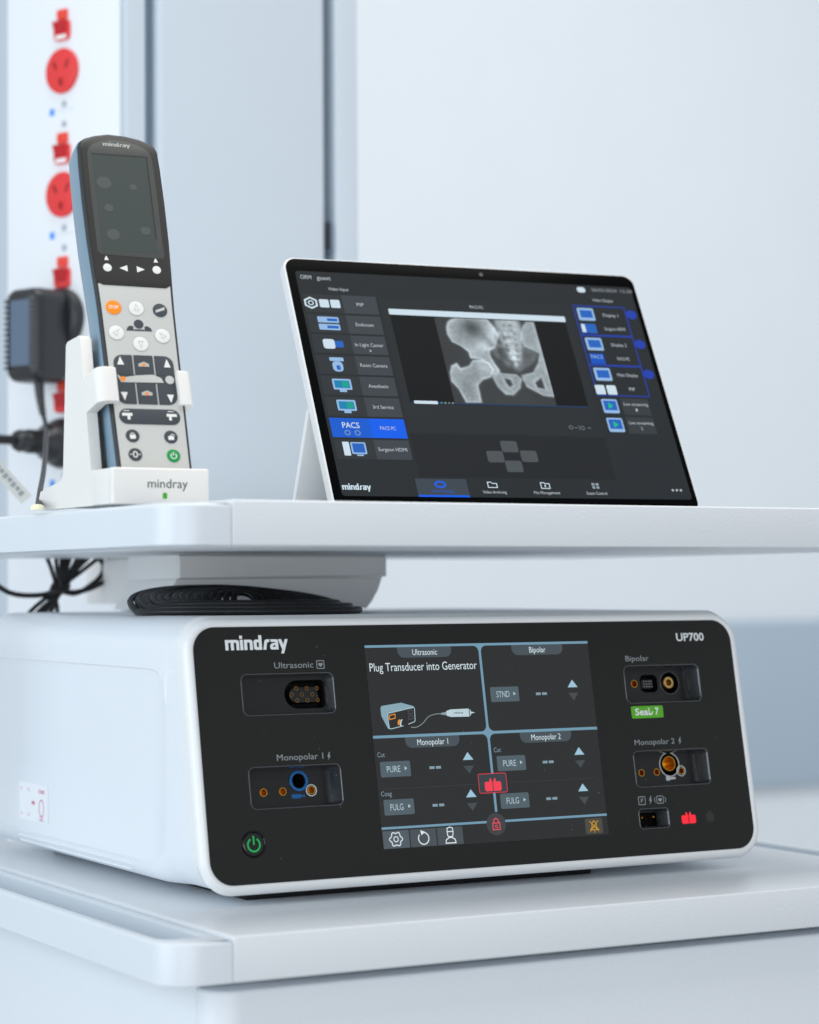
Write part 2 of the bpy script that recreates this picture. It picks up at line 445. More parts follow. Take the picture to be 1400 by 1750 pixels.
# ================================================================== ELECTROSURGICAL GENERATOR
gen = thing('electrosurgical_generator', 'white electrosurgical generator with black front panel and lit touchscreen on the lower shelf', 'generator', (0.254, 0.33, 0.0))
TAU = rad(10.7)
PF = frame(Vector((.0365, .1106, .0144)), (1, 0, 0), (0, math.sin(TAU), math.cos(TAU)), (0, -math.cos(TAU), math.sin(TAU)))
PW, PH = 435.0, 168.5
def rrp(o, r=16): return rr(-o, -o, PW+o, PH+o, r+o, 10)
holes = dict(us=(32, 108.8, 101.2, 137.2), m1=(32, 47.4, 100.6, 75.8), bp=(335.8, 108.2, 402.8, 136.4), m2=(335.8, 47.6, 402.0, 74.5), us2=(334.8, 18.0, 361.4, 33.2))
HR = dict(us=4.5, m1=4.5, bp=4.5, m2=4.0, us2=3)
pl = obj('front_panel', prism([rrp(0)]+[rr(*h, HR[k], 5) for k, h in holes.items()]+[circ(31.8, 25.6, 8.9, 36)], -2.0, 0.0), M_panel, gen, PF)
bz = [[tuple(PF @ Vector((p[0]*.001, p[1]*.001, z*.001))*1000) for p in l] for l, z in [(rrp(0.05), -2.5), (rrp(0.1), 0.2), (rrp(.5), .7), (rrp(1.4), 1.05), (rrp(2.8), .9), (rrp(4.4), -.1), (rrp(5.7), -2.0), (rrp(6.4), -4.4)]]
# body: lofted shell, left flank with an inset side panel that fades towards the front
XL, XR, ZB, ZT = 30.4, 477.6, 8.6, 187.0
for off in (7.0, 14.0):
    bz.append([(p[0], 110.6+(p[1]-14.4)*math.tan(TAU)+off, p[1]) for p in rr(XL-.25, ZB-.25, XR+.25, ZT+.25, (25, 25, 22, 22), 10)])
obj('front_bezel', loft(bz), M_bezel, gen)
def body_ring(y, ins, ztop, rb=25):
    P = []
    rtp = 22
    def A(cx, cz, r, a0, a1, n=8): return [(cx+r*math.cos(rad(a0+(a1-a0)*i/n)), y, cz+r*math.sin(rad(a0+(a1-a0)*i/n))) for i in range(n+1)]
    P += A(XL+rb, ZB+rb, rb, 270, 180)
    xi = XL+ins
    P += [(XL, y, ZB+rb+1), (xi, y, ZB+rb+4), (xi, y, 80), (xi, y, ztop-7), (XL+ins*.8, y, ztop-2.0), (XL+ins*.55, y, ztop-.5), (XL, y, ztop)]
    P += A(XL+rtp, ZT-rtp, rtp, 180, 90)
    P += A(XR-rtp, ZT-rtp, rtp, 90, 0)
    P += A(XR-rb, ZB+rb, rb, 360, 270)
    return P
front = body_ring(0, 0, 152)
# front ring follows the tilted bezel
def tilt_ring(): 
    R = []
    for x, y, z in front:
        s = (z-14.4); yy = 110.6+s*math.tan(TAU)+13.5
        R.append((x, yy, z))
    return R
rings = [tilt_ring()]
for y, ins, zt_ in ((167, 0, 152), (170, .15, 128), (174, .6, 140), (178, 1.1, 146), (184, 1.6, 150), (192, 1.9, 151.6), (205, 2.0, 152), (360, 2.0, 152.3), (526, 2.0, 152.6)):
    rings.append(body_ring(y, ins, zt_, max(14, 25-max(0, y-165)*.4)))
rings.append([(254+(p[0]-254)*.985, 531, 98+(p[2]-98)*.97) for p in rings[-1]])
obj('body_shell', loft([r[::-1] for r in rings], False, True, angle=50), M_body, gen)
obj('base_plinth', box(74, 140, 0.2, 347, 500, 10, 1.2), M_foot, gen)
for k in range(3):
    z = 22.0-4.4*k; x = XL+14-math.sqrt(max(0, 14**2-max(0, ZB+14-z)**2))-.1
    obj('vent_ridge', tube([(x, 215+12*k, z), (x, 452+4*k, z)], .7, 8), M_body, gen)
st = obj('sticker', prism([rr(0, 0, 62, 28.5, 1.5, 3)], 0, .15), M_paper, gen, frame((.03225, .458, .0300), (0, -1, 0), (0, 0, 1), (-1, 0, 0)))
SF = WM[st]
obj('lettering', text('START', 42, 22, 2.6, 13, z=.25, bold=.02), M_spink, st, SF)
obj('arrow', flat([[[(27, 13.0), (31, 13.0), (31, 11.7), (34, 14), (31, 16.3), (31, 15), (27, 15)]]], .25), M_spink, st, SF)
obj('hand_icon', flat(stroke_shapes(circ(48, 11, 5.0, 22, 6.2), .9, True)+stroke_shapes([(45.5, 5.6), (46, 2.6), (50, 2.6), (50.5, 5.6)], .8), .25), M_spink, st, SF)
obj('lettering', flat([[[(42, .9+0.5), (55, 1.4), (55, 1.9), (42, 1.9)]]], .25), M_lgrey, st, SF)
for (cx, cy, sx, sy) in ((4, 24, 1, -1), (21, 24, -1, -1), (4, 4, 1, 1), (21, 4, -1, 1)):
    obj('corner_mark', flat(stroke_shapes([(cx+2.5*sx, cy), (cx, cy), (cx, cy+2.5*sy)], .6), .25), M_spink, st, SF)

def pad(name, me, m, parent, d=0.06): return obj(name, me, m, parent, up(PF, d))
# --- panel print
pad('logo', logo(23.2, 153.0, 46.0, 6.9), M_logo, pl)
pad('lettering', text('Ultrasonic', 57.6, 140.3, 4.0, 29.0, bold=.0), M_print, pl)
pad('lettering', text('Monopolar 1', 53.8, 79.0, 4.0, 34.2, bold=.0), M_print, pl)
pad('lettering', text('Bipolar', 339.0, 139.3, 3.9, 20.2, bold=.0), M_print, pl)
pad('lettering', text('Monopolar 2', 338.6, 78.4, 3.8, 35, bold=.0), M_print, pl)
pad('lettering', text('UP700', 386.0, 153.4, 5.6, 24.8, bold=.018), M_logo, pl)
def heart(cx, cy, r):
    return [(cx+r*.06*16*math.sin(t)**3, cy+r*.06*(13*math.cos(t)-5*math.cos(2*t)-2*math.cos(3*t)-math.cos(4*t))) for t in [2*math.pi*i/26 for i in range(26)]]
def bolt(cx, cy, h):
    k = h/10.0
    return [[(cx+k*x, cy+k*y) for x, y in ((.6, 5), (-2.4, -.6), (-.4, -.2), (-1.6, -5), (2.2, 1.0), (.4, .7), (1.7, 5))]]
pad('type_icon', flat(stroke_shapes(rr(89.3, 139.6, 94.7, 144.8, .3, 2), .55, True)+[[heart(92, 142.1, 1.75)]]), M_print, pl)
pad('type_icon', flat([[ccw(bolt(92.3, 80.5, 5.6)[0])]]), M_print, pl)
pad('type_icon', flat([[ccw(bolt(378.3, 80.0, 5.6)[0])]]), M_print, pl)
pad('type_icon', flat(stroke_shapes(rr(336.3, 35.8, 342.0, 41.4, .3, 2), .5, True)+[[rr(338.1, 37.2, 338.8, 40.0, .05, 1)], [rr(338.1, 39.4, 340.4, 40.0, .05, 1)], [rr(338.1, 38.3, 339.9, 38.9, .05, 1)]]), M_print, pl)
pad('type_icon', flat([[ccw(bolt(346.6, 38.5, 6.2)[0])]]), M_print, pl)
pad('type_icon', flat(stroke_shapes(rr(352.0, 36.0, 357.8, 41.2, .8, 3), .5, True)+[[heart(354.9, 38.5, 1.7)]]+stroke_shapes([(350.6, 36.8), (350.0, 38.6), (350.6, 40.4)], .5)+stroke_shapes([(359.2, 36.8), (359.8, 38.6), (359.2, 40.4)], .5)), M_print, pl)
gl = pad('brand_label', prism([rr(338.8, 97.6, 366.6, 106.4, 1.2, 3)], 0, .12), M_green, pl, .02)
pad('lettering', text('Seal', 342.0, 99.9, 4.8, 12.6, bold=.02), M_white, gl, .25)
pad('lettering', flat(stroke_shapes([(354.4, 104.4), (354.4, 101.0), (355.0, 100.2), (356.0, 100.2), (356.8, 101.0), (357.2, 102.2)], .9)), M_white, gl, .25)
pad('lettering', text('7', 359.4, 99.9, 4.9, 3.2, bold=.02), M_white, gl, .25)
def glove(cx, cy, s, d=1):
    """half of a pair-of-hands symbol, thumb edge towards the middle"""
    P = [(.25, -3.4), (4.4, -3.4), (5.2, -2.6), (5.2, 1.0), (4.5, 1.7), (2.0, 1.7), (1.9, 3.4), (1.0, 3.4), (.25, 1.4)]
    return ccw([(cx+d*s*x, cy+s*y) for x, y in P])
pad('plate_indicator', flat([[glove(378.0, 24.4, 1.2, 1)], [glove(378.0, 24.4, 1.2, -1)]]), E_((255, 52, 66), 1.0), pl)
pad('plate_indicator', flat([[rr(393.6, 20.6, 400.4, 26.6, .8, 3)], [rr(395.0, 26.4, 398.6, 28.4, .6, 3)]]), mat('unlit_icon', (58, 55, 54), .5, .2), pl)

rs = random.Random(11)
pad('dust', flat([[circ(rs.uniform(8, 427), rs.uniform(6, 162), rs.uniform(.12, .3), 6)] for _ in range(46)]), mat('dust', (150, 152, 150), .9, .1), pl, .35).__setitem__('kind', 'stuff')
# --- socket recesses
def recess(key, depth, floor_holes):
    x0, y0, x1, y1 = holes[key]; r = HR[key]
    def R(o, e=0.0): return rr(x0-o, y0-o, x1+o-e, y1+o, max(r+o, .4), 5)
    t = obj('socket_recess', zloft([(R(-.02), -1.9), (R(-.05), .05), (R(-.25), .32), (R(-.7), .34), (R(-1.0), .05), (R(-1.2), -.8), (R(-1.5, depth*.33), -depth*.55), (R(-1.9, depth*.38), -depth)]), M_rim, gen, PF)
    obj('recess_floor', prism([R(-1.0, depth*.36)]+floor_holes, -depth-1.0, -depth+.02, bottom=False), M_recess, t, PF)
    return t
def contact(t, cx, cy, r, depth, m=M_brass, d2=9, ring=None, ro=None):
    ro = ro or r+.5
    o = obj('contact', lathe([(ro, -depth+.0), (ro, -depth+.25), (r, -depth+.25), (r*.97, -depth-1), (r*.95, -depth-d2), (0.02, -depth-d2)], 24, cx, cy), m, t, PF)
    return o
def ring_obj(name, t, cx, cy, ro, ri, z0, z1, m):
    return obj(name, prism([circ(cx, cy, ro, 36), circ(cx, cy, ri, 36)], z0, z1, .15), m, t, PF)
# ultrasonic
def dshape(o): return ccw([(96.6+o-2, 113.8-o), (96.6+o, 115.8-o), (96.6+o, 131.4+o), (96.6+o-2, 133.0+o)]+arc(76.4, 123.4, 9.6+o, 90, 270, 14)[0:])
t = recess('us', 7.0, [dshape(0)])
obj('connector_well', zloft([(dshape(0), -6.9), (dshape(-.4), -9), (dshape(-.6), -17)], cap1=True), M_hole, t, PF)
pb = obj('pin_block', prism([dshape(-4.2)], -16.8, -8.2, .6), M_recess, t, PF)
for (px, py) in ((72.0, 126.6), (79.7, 126.5), (87.4, 126.4), (68.2, 122.5), (75.8, 122.4), (83.6, 122.3), (72.0, 118.5), (79.6, 118.4), (87.3, 118.4)):
    obj('pin', lathe([(1.45, -8.1), (1.45, -7.6), (1.0, -7.6), (.95, -9.5), (.02, -9.5)], 14, px+4.2, py+1.0), mat('dark_brass', (150, 112, 64), .35, .5, metal=1.0), t, PF)
# monopolar 1
D = 12.0
t = recess('m1', D, [circ(47.6, 59.8, 2.7), circ(61.8, 59.8, 2.7), circ(74.0, 66.2, 5.0, 32), circ(83.0, 59.6, 2.7)])
for cx in (47.6, 61.8, 83.0): contact(t, cx, 59.7, 2.2, D)
obj('contact', lathe([(5.0, -D+.0), (4.95, -D-3), (4.9, -D-16), (.02, -D-16)], 28, 74.0, 66.2), M_hole, t, PF)
ring_obj('colour_ring', t, 74.0, 66.2, 6.9, 5.05, -D, -D+.9, M_bluep)
ring_obj('colour_ring', t, 83.0, 59.6, 4.1, 3.3, -D+.02, -D+.35, M_whitep)
obj('pencil_icon', flat([[ccw([(68.1, 54.8), (74.8, 54.8), (75.6, 55.7), (76.6, 55.7), (77.8, 55.0), (77.8, 57.4), (76.6, 56.8), (75.6, 56.8), (74.8, 57.5), (68.1, 57.5)])]], -D+.12), M_bluep, t, PF)
# bipolar
t = recess('bp', D, [circ(352.4, 124.3, 2.8), rr(357.8, 117.7, 373.0, 130.7, 4, 5), circ(383.8, 124.3, 7.9, 36)])
contact(t, 352.4, 124.3, 2.3, D)
def sq(o): return rr(357.8-o, 117.7-o, 373.0+o, 130.7+o, 4+o, 5)
obj('connector_well', zloft([(sq(0), -D+.1), (sq(-.5), -D-9)], cap1=True), M_hole, t, PF)
obj('pin_block', prism([rr(360.6, 120.9, 370.2, 127.5, .8, 3)], -D-8.9, -D-2.5, .3), M_recess, t, PF)
for i in range(4):
    for j in range(3):
        obj('pin', box(362.4+2.2*i, 121.9+2.0*j, -D-2.6, 363.3+2.2*i, 122.7+2.0*j, -D-2.2), M_print, t, PF)
obj('connector_well', lathe([(7.9, -D+.1), (7.6, -D-12), (.02, -D-12)], 36, 383.8, 124.3), M_hole, t, PF)
obj('contact', lathe([(4.4, -D-11.8), (4.4, -D+1.5), (4.1, -D+1.9), (2.5, -D+1.9), (2.3, -D+1.2), (2.2, -D-6), (.02, -D-6)], 30, 381.8, 124.3), mat('pale_brass', (214, 178, 112), .3, .5, metal=1.0), t, PF)
ring_obj('well_rim', t, 383.8, 124.3, 8.6, 7.95, -D, -D+.3, M_rim)
# monopolar 2
t = recess('m2', D, [circ(349.8, 59.5, 2.6), circ(363.2, 59.6, 2.6), circ(375.0, 64.5, 7.9, 36), circ(384.8, 59.5, 2.6)])
for cx in (349.8, 363.2, 384.8): contact(t, cx, 59.5, 2.1, D)
obj('connector_well', lathe([(7.9, -D+.1), (7.7, -D-13), (.02, -D-13)], 36, 375.0, 64.5), M_hole, t, PF)
obj('contact', lathe([(5.6, -D-12.8), (5.6, -D+2.2), (5.3, -D+2.5), (4.8, -D+2.4), (4.6, -D-9), (.02, -D-9)], 32, 373.4, 65.0), M_brass, t, PF)
ring_obj('colour_ring', t, 375.0, 64.5, 8.9, 8.2, -D, -D+.45, M_whitep)
ring_obj('colour_ring', t, 384.8, 59.5, 4.0, 3.3, -D+.02, -D+.35, M_whitep)
obj('pencil_icon', flat([[ccw([(370.8, 52.9), (373.8, 52.9), (374.6, 53.6), (379.2, 53.8), (379.2, 55.3), (374.6, 55.3), (373.8, 56.1), (370.8, 56.1)])]], -D+.12), M_whitep, t, PF)
# return electrode socket
t = recess('us2', 9, [rr(337.2, 20.4, 359, 30.8, .8, 3)])
obj('connector_well', zloft([(rr(337.2, 20.4, 359, 30.8, .8, 3), -8.9), (rr(337.4, 20.6, 358.8, 30.6, .8, 3), -17)], cap1=True), M_hole, t, PF)
for cx in (342.6, 352.8): obj('pin', lathe([(.95, -17), (.95, -7.6), (.55, -7.0), (.02, -6.8)], 12, cx, 27.2), M_brass, t, PF)
# power button
bt = obj('power_button', lathe([(8.85, -2), (8.8, -.4), (8.5, -.1), (8.1, -.3), (7.9, -.9), (7.6, -.2), (7.1, .25), (6.0, .32), (.02, .36)], 40, 31.8, 25.6), mat('button_gloss_black', (14, 15, 15), .1, .5), gen, PF)
obj('power_symbol', flat(stroke_shapes(arc(31.8, 25.2, 4.3, 122, 418, 26), 1.05)+stroke_shapes([(31.8, 25.2), (31.8, 31.0)], 1.05), .5), E_((40, 176, 92), 1.0), bt, PF)

# --- touchscreen
SB = E_((48, 50, 51)); SL = E_((116, 154, 176)); ST = E_((210, 226, 232)); SD = E_((128, 148, 160))
scr = obj('touchscreen', prism([[(126.6, 16.4), (307.6, 16.4), (307.6, 154.6), (126.6, 154.6)]], 0.02, .3), SB, gen, PF)
def sc_(name, me, m, z=.4): return obj(name, me, m, scr, up(PF, z))
def corner(x, y, sx, sy, r=4.2):
    P = [(x, y)]+[(x+sx*(r-r*math.sin(rad(a))), y+sy*(r-r*math.cos(rad(a)))) for a in (90, 72, 54, 36, 18, 0)]
    return ccw(P)
for nm, rc in (('divider', (126.6, 152.8, 307.6, 154.5)), ('divider', (126.6, 90.9, 307.6, 92.8)), ('divider', (216.1, 37, 218.0, 153)), ('divider', (126.6, 29.6, 307.6, 31.2))):
    x0, y0, x1, y1 = rc
    sc_(nm, flat([[[(x0, y0), (x1, y0), (x1, y1), (x0, y1)]]]), SL, .4 if x1-x0 > 10 else .44)
sc_('divider_fillet', flat([[corner(216.1, 152.8, -1, -1)], [corner(218.0, 152.8, 1, -1)], [corner(216.1, 92.8, -1, 1)], [corner(218.0, 92.8, 1, 1)], [corner(216.1, 90.9, -1, -1)], [corner(218.0, 90.9, 1, -1)]]), SL, .42)
TABC = E_((74, 84, 90))
for (x0, y0, s, w) in ((151.6, 152.8, 'Ultrasonic', 19.5), (243.2, 152.8, 'Bipolar', 13.6), (151.0, 90.9, 'Monopolar 1', 24.2), (242.6, 90.9, 'Monopolar 2', 24.4)):
    tb = sc_('section_tab', flat([[ccw(rr(x0, y0-7.4, x0+42.6, y0, (5, 5, .2, .2), 5))]]), TABC)
    sc_('lettering', text(s, x0+21.3, y0-5.7, 4.0, w, 'C', bold=.0), ST, .52)
sc_('lettering', text('Plug Transducer into Generator', 128.9, 136.5, 5.6, 84.6, bold=.0), ST)
sc_('lettering', text('Cut', 128.6, 78.2, 3.2, 5.7), SD); sc_('lettering', text('Cut', 220.2, 78.0, 3.2, 5.7), SD)
sc_('lettering', text('Coag', 128.6, 51.9, 3.2, 8.2), SD)
BTN = E_((84, 98, 106)); BTT = E_((176, 198, 208))
for (x, y, s, w) in ((222.2, 112.9, 'STND', 10.6), (129.9, 64.5, 'PURE', 10.4), (129.9, 38.9, 'FULG', 10.0), (221.8, 64.7, 'PURE', 10.4), (221.4, 38.7, 'FULG', 10.0)):
    sc_('mode_button', prism([rr(x, y, x+23.2, y+10.5, 1.0, 3)], 0, .06), BTN)
    sc_('lettering', text(s, x+4.8, y+3.2, 4.2, w), BTT, .55)
    sc_('arrow_icon', flat([[ccw([(x+18.6, y+6.8), (x+18.6, y+4.2), (x+20.6, y+5.5)])]]), BTT, .55)
for (x, y) in ((259.5, 117.7), (167.8, 69.5), (259.0, 69.5), (167.4, 43.9), (258.7, 43.9)):
    sc_('value_dashes', flat([[[(x, y-.9), (x+4.0, y-.9), (x+4.0, y+.9), (x, y+.9)]], [[(x+5.1, y-.9), (x+9.1, y-.9), (x+9.1, y+.9), (x+5.1, y+.9)]]]), E_((132, 156, 170)))
for (x, y) in ((290.8, 121.6), (198.9, 73.6), (290.2, 73.5), (198.5, 48.0), (290.1, 47.8)):
    sc_('up_arrow', flat([[[(x-4.2, y), (x+4.2, y), (x, y+5.4)]]]), E_((160, 196, 216)))
    sc_('down_arrow', flat([[[(x-4.2, y-4.0), (x, y-9.4), (x+4.2, y-4.0)]]]), E_((72, 78, 82)))
sc_('separator', flat([[[(131, 56.4), (204, 56.4), (204, 56.7), (131, 56.7)]], [[(229, 56.4), (300, 56.4), (300, 56.7), (229, 56.7)]]]), E_((64, 68, 70)))
sc_('plate_button', prism([rr(205.2, 50.0, 228.0, 63.6, 1.2, 3)], 0, .05), E_((60, 68, 74)), .46)
sc_('plate_button_frame', flat(stroke_shapes(rr(205.4, 50.2, 227.8, 63.4, 1.2, 3), .5, True)), E_((214, 62, 76)), .56)
sc_('hands_icon', flat([[glove(216.6, 55.7, 1.28, 1)], [glove(216.6, 55.7, 1.28, -1)]]), E_((240, 70, 86)), .58)
sc_('lock_button', flat([[circ(216.0, 28.6, 7.7, 36)]]), E_((66, 70, 73)), .5)
sc_('lock_icon', flat(stroke_shapes([(213.2, 24.9), (218.8, 24.9), (218.8, 29.4), (213.2, 29.4)], .7, True)+stroke_shapes([(214.1, 29.4), (214.1, 31.0), (214.8, 32.1), (216.0, 32.5), (217.2, 32.1), (217.9, 31.0), (217.9, 29.4)], .7)+stroke_shapes(circ(216, 27.1, .9, 14), .5, True)), E_((232, 80, 96)), .56)
sc_('alarm_button', prism([rr(288.6, 17.6, 303.0, 28.4, 1, 3)], 0, .05), E_((78, 76, 70)))
YL = E_((196, 146, 40))
sc_('bell_icon', flat(stroke_shapes([(292.6, 20.4), (299.2, 20.4), (297.8, 22.0), (297.6, 24.8), (296.4, 26.4), (295.4, 26.4), (294.2, 24.8), (294.0, 22.0)], .7, True)+stroke_shapes([(292.2, 26.6), (299.6, 19.4)], .6)+stroke_shapes([(299.6, 26.6), (292.2, 19.4)], .6)+stroke_shapes([(294.4, 22.2), (297.4, 22.2)], .6)+[[circ(295.9, 19.0, .5, 8)]]), YL, .5)
for i in range(3):
    sc_('toolbar_button', prism([[(127.0+20.9*i, 16.8), (147.0+20.9*i, 16.8), (147.0+20.9*i, 28.6), (127.0+20.9*i, 28.6)]], 0, .05), E_((84, 94, 102)) if i == 0 else E_((76, 84, 90)))
WT = E_((222, 232, 236))
gear = [(136.8+(4.4+.6*math.cos(6*a))*math.cos(a), 22.8+(4.4+.6*math.cos(6*a))*math.sin(a)) for a in [2*math.pi*i/48 for i in range(48)]]
sc_('gear_icon', flat(stroke_shapes(gear, .7, True)+stroke_shapes(circ(136.8, 22.8, 1.7, 18), .6, True)), WT, .5)
sc_('return_icon', flat(stroke_shapes(arc(158.0, 22.2, 4.0, 105, -220, 26), .75)+[[[(156.0, 27.8), (156.4, 24.4), (159.6, 26.4)]]]), WT, .5)
sc_('nurse_icon', flat(stroke_shapes([(176.8, 23.4), (177.2, 22.2), (180.6, 22.2), (181.0, 23.4), (181.2, 25.6), (176.6, 25.6)], .65, True)+stroke_shapes([(176.6, 25.6), (176.8, 28.0), (178.9, 28.6), (181.0, 28.0), (181.2, 25.6)], .65)+stroke_shapes([(175.0, 17.9), (175.4, 20.2), (178.0, 21.6), (179.8, 21.6), (182.4, 20.2), (182.8, 17.9)], .7, True)), WT, .5)
# generator pictogram
dev = [[(134.3, 111.4), (135.2, 112.8), (150.6, 114.6), (160.0, 112.0), (160.4, 110.8), (140.4, 108.0), (139.2, 106.6), (140.2, 97.2), (138.6, 97.4), (134.4, 106)]]
sc_('device_pictogram', flat([[ccw(dev[0])]]), E_((136, 166, 180)), .5)
sc_('device_pictogram', flat(stroke_shapes([(139.6, 107.6), (159.8, 111.2), (160.6, 110.4), (160.2, 102.0), (159.4, 101.2), (154.6, 99.8)], .55)+stroke_shapes([(139.6, 107.6), (139.2, 97.4), (141.0, 97.0), (150.8, 98.8)], .55)), E_((170, 196, 206)), .52)
sc_('device_pictogram', flat(stroke_shapes([(140.6, 103.4), (145.0, 104.2), (145.0, 107.0), (140.6, 106.2)], .6, True)+[[ccw([(146.4, 99.8), (147.6, 99.2), (148.8, 102.8), (147.8, 103.4), (146.6, 102)])]]), E_((226, 146, 62)), .53)
sc_('device_pictogram', flat([[ccw([(148.0, 98.8), (149.0, 98.6), (149.4, 101.4), (150.6, 103.2), (149.2, 103.0), (148.4, 101.2)])]]), E_((200, 216, 220)), .53)
sc_('device_pictogram', flat(stroke_shapes([(155.4, 106.6), (158.6, 107.2), (158.6, 109.6), (155.4, 109.0)], .3, True)+stroke_shapes([(155.4, 102.8), (158.6, 103.4), (158.6, 105.8), (155.4, 105.2)], .3, True)), E_((92, 98, 100)), .53)
cb = smooth_path([(156.4, 97.6, 0), (161, 97.6, 0), (166, 100, 0), (171, 104.4, 0), (177, 106.0, 0), (181.5, 106.0, 0)], 5)
sc_('cable_pictogram', flat(stroke_shapes([(p.x, p.y) for p in cb], .45)+[[[(181, 105.5), (185.4, 104.9), (185.4, 107.3), (181, 106.6)]]]), E_((140, 158, 164)), .5)
sc_('transducer_pictogram', flat([[ccw([(185.4, 104.6), (188.6, 103.6), (203.4, 103.4), (203.4, 109.0), (188.6, 108.8), (185.4, 107.8)])], [[(204.0, 104.2), (204.8, 104.2), (204.8, 108.2), (204.0, 108.2)]], [[(204.8, 105.4), (208.4, 106.1), (204.8, 106.9)]]]), E_((188, 208, 216)), .5)
sc_('lettering', logo(191.4, 105.7, 7.4, 1.0), E_((110, 126, 136)), .54)

# ================================================================== TABLET
T3 = Vector((0.1534, 0.1604, 0.2586)); th = Vector((.9942, -.1077, 0)); tv = Vector((.0522, .4817, .8748)); tn = th.cross(tv)
TF = frame(T3, th, tv, tn)
tab = thing('tablet', 'black screened tablet showing a pelvis x-ray, propped on the upper shelf', 'tablet', tuple(T3))
TW, TH = 287.0, 214.5
obj('frame', prism([rr(-1.4, -.0, TW+1.4, TH+1.4, 10, 8)], -8.4, -.3, 1.0), M_silver, tab, TF)
tg = obj('screen_glass', prism([rr(0, 1.0, TW, TH, 9, 8)], -.35, .15, .15), M_glass, tab, TF)
obj('camera_lens', lathe([(1.6, .2), (1.1, .3), (.9, .2), (.02, .2)], 16, 157, 208.6), M_lens, tab, TF)
# kickstand: plate hinged on the back
hp = T3*1000+tv*88-tn*8.6; bkv = Vector((.1077, .9942, 0))
gp = T3*1000+bkv*84; gp.z = 258.6
kd = (gp-hp); kl = kd.length; kd.normalize(); kn = th.cross(-kd).normalized()
KF = frame(hp*.001, th, -kd, th.cross(-kd))
obj('kickstand', prism([rr(-1.2, -kl, TW+1.2, 0, 3, 4)], -4.5, 0, .6), M_silver, tab, KF)
obj('hinge', tube([tuple(Vector((TW*.15, 0, -1))), tuple(Vector((TW*.85, 0, -1)))], 2.4, 12), M_silver, tab, KF)
def tpad(name, me, m, z=.3, parent=None): return obj(name, me, m, parent or tg, up(TF, z))
S0 = E_((41, 46, 50)); S1 = E_((58, 64, 70)); S2 = E_((37, 40, 44)); STX = E_((190, 200, 208)); SBX = E_((22, 24, 26))
BL = E_((40, 100, 190)); BL2 = E_((18, 96, 236)); BLF = E_((40, 66, 170)); WH = E_((206, 224, 236)); LB = E_((150, 186, 226))
tpad('display', flat([[rr(6.4, 11.6, 283, 203.4, 2.5, 4)]]), S0, .2)
def R4(x0, y0, x1, y1): return [[(x0, y0), (x1, y0), (x1, y1), (x0, y1)]]
tpad('video_pane', flat([R4(68, 65, 224, 183)]), E_((43, 48, 52)))
tpad('control_pane', flat([R4(68, 28, 224, 64)]), S2)
tpad('lettering', text('ORM', 9.6, 196.2, 3.6, 8.6), STX); tpad('lettering', text('guest', 22.4, 196.2, 3.6, 10.8), STX)
tpad('lettering', text('Video Input', 29.6, 187.0, 2.8, 15.8), STX)
rows = ['PIP', 'Endocam', 'In Light Camer', 'Room Camera', 'Anesthetic', '3rd Service', 'PACS PC', 'Surgeon HDMI']
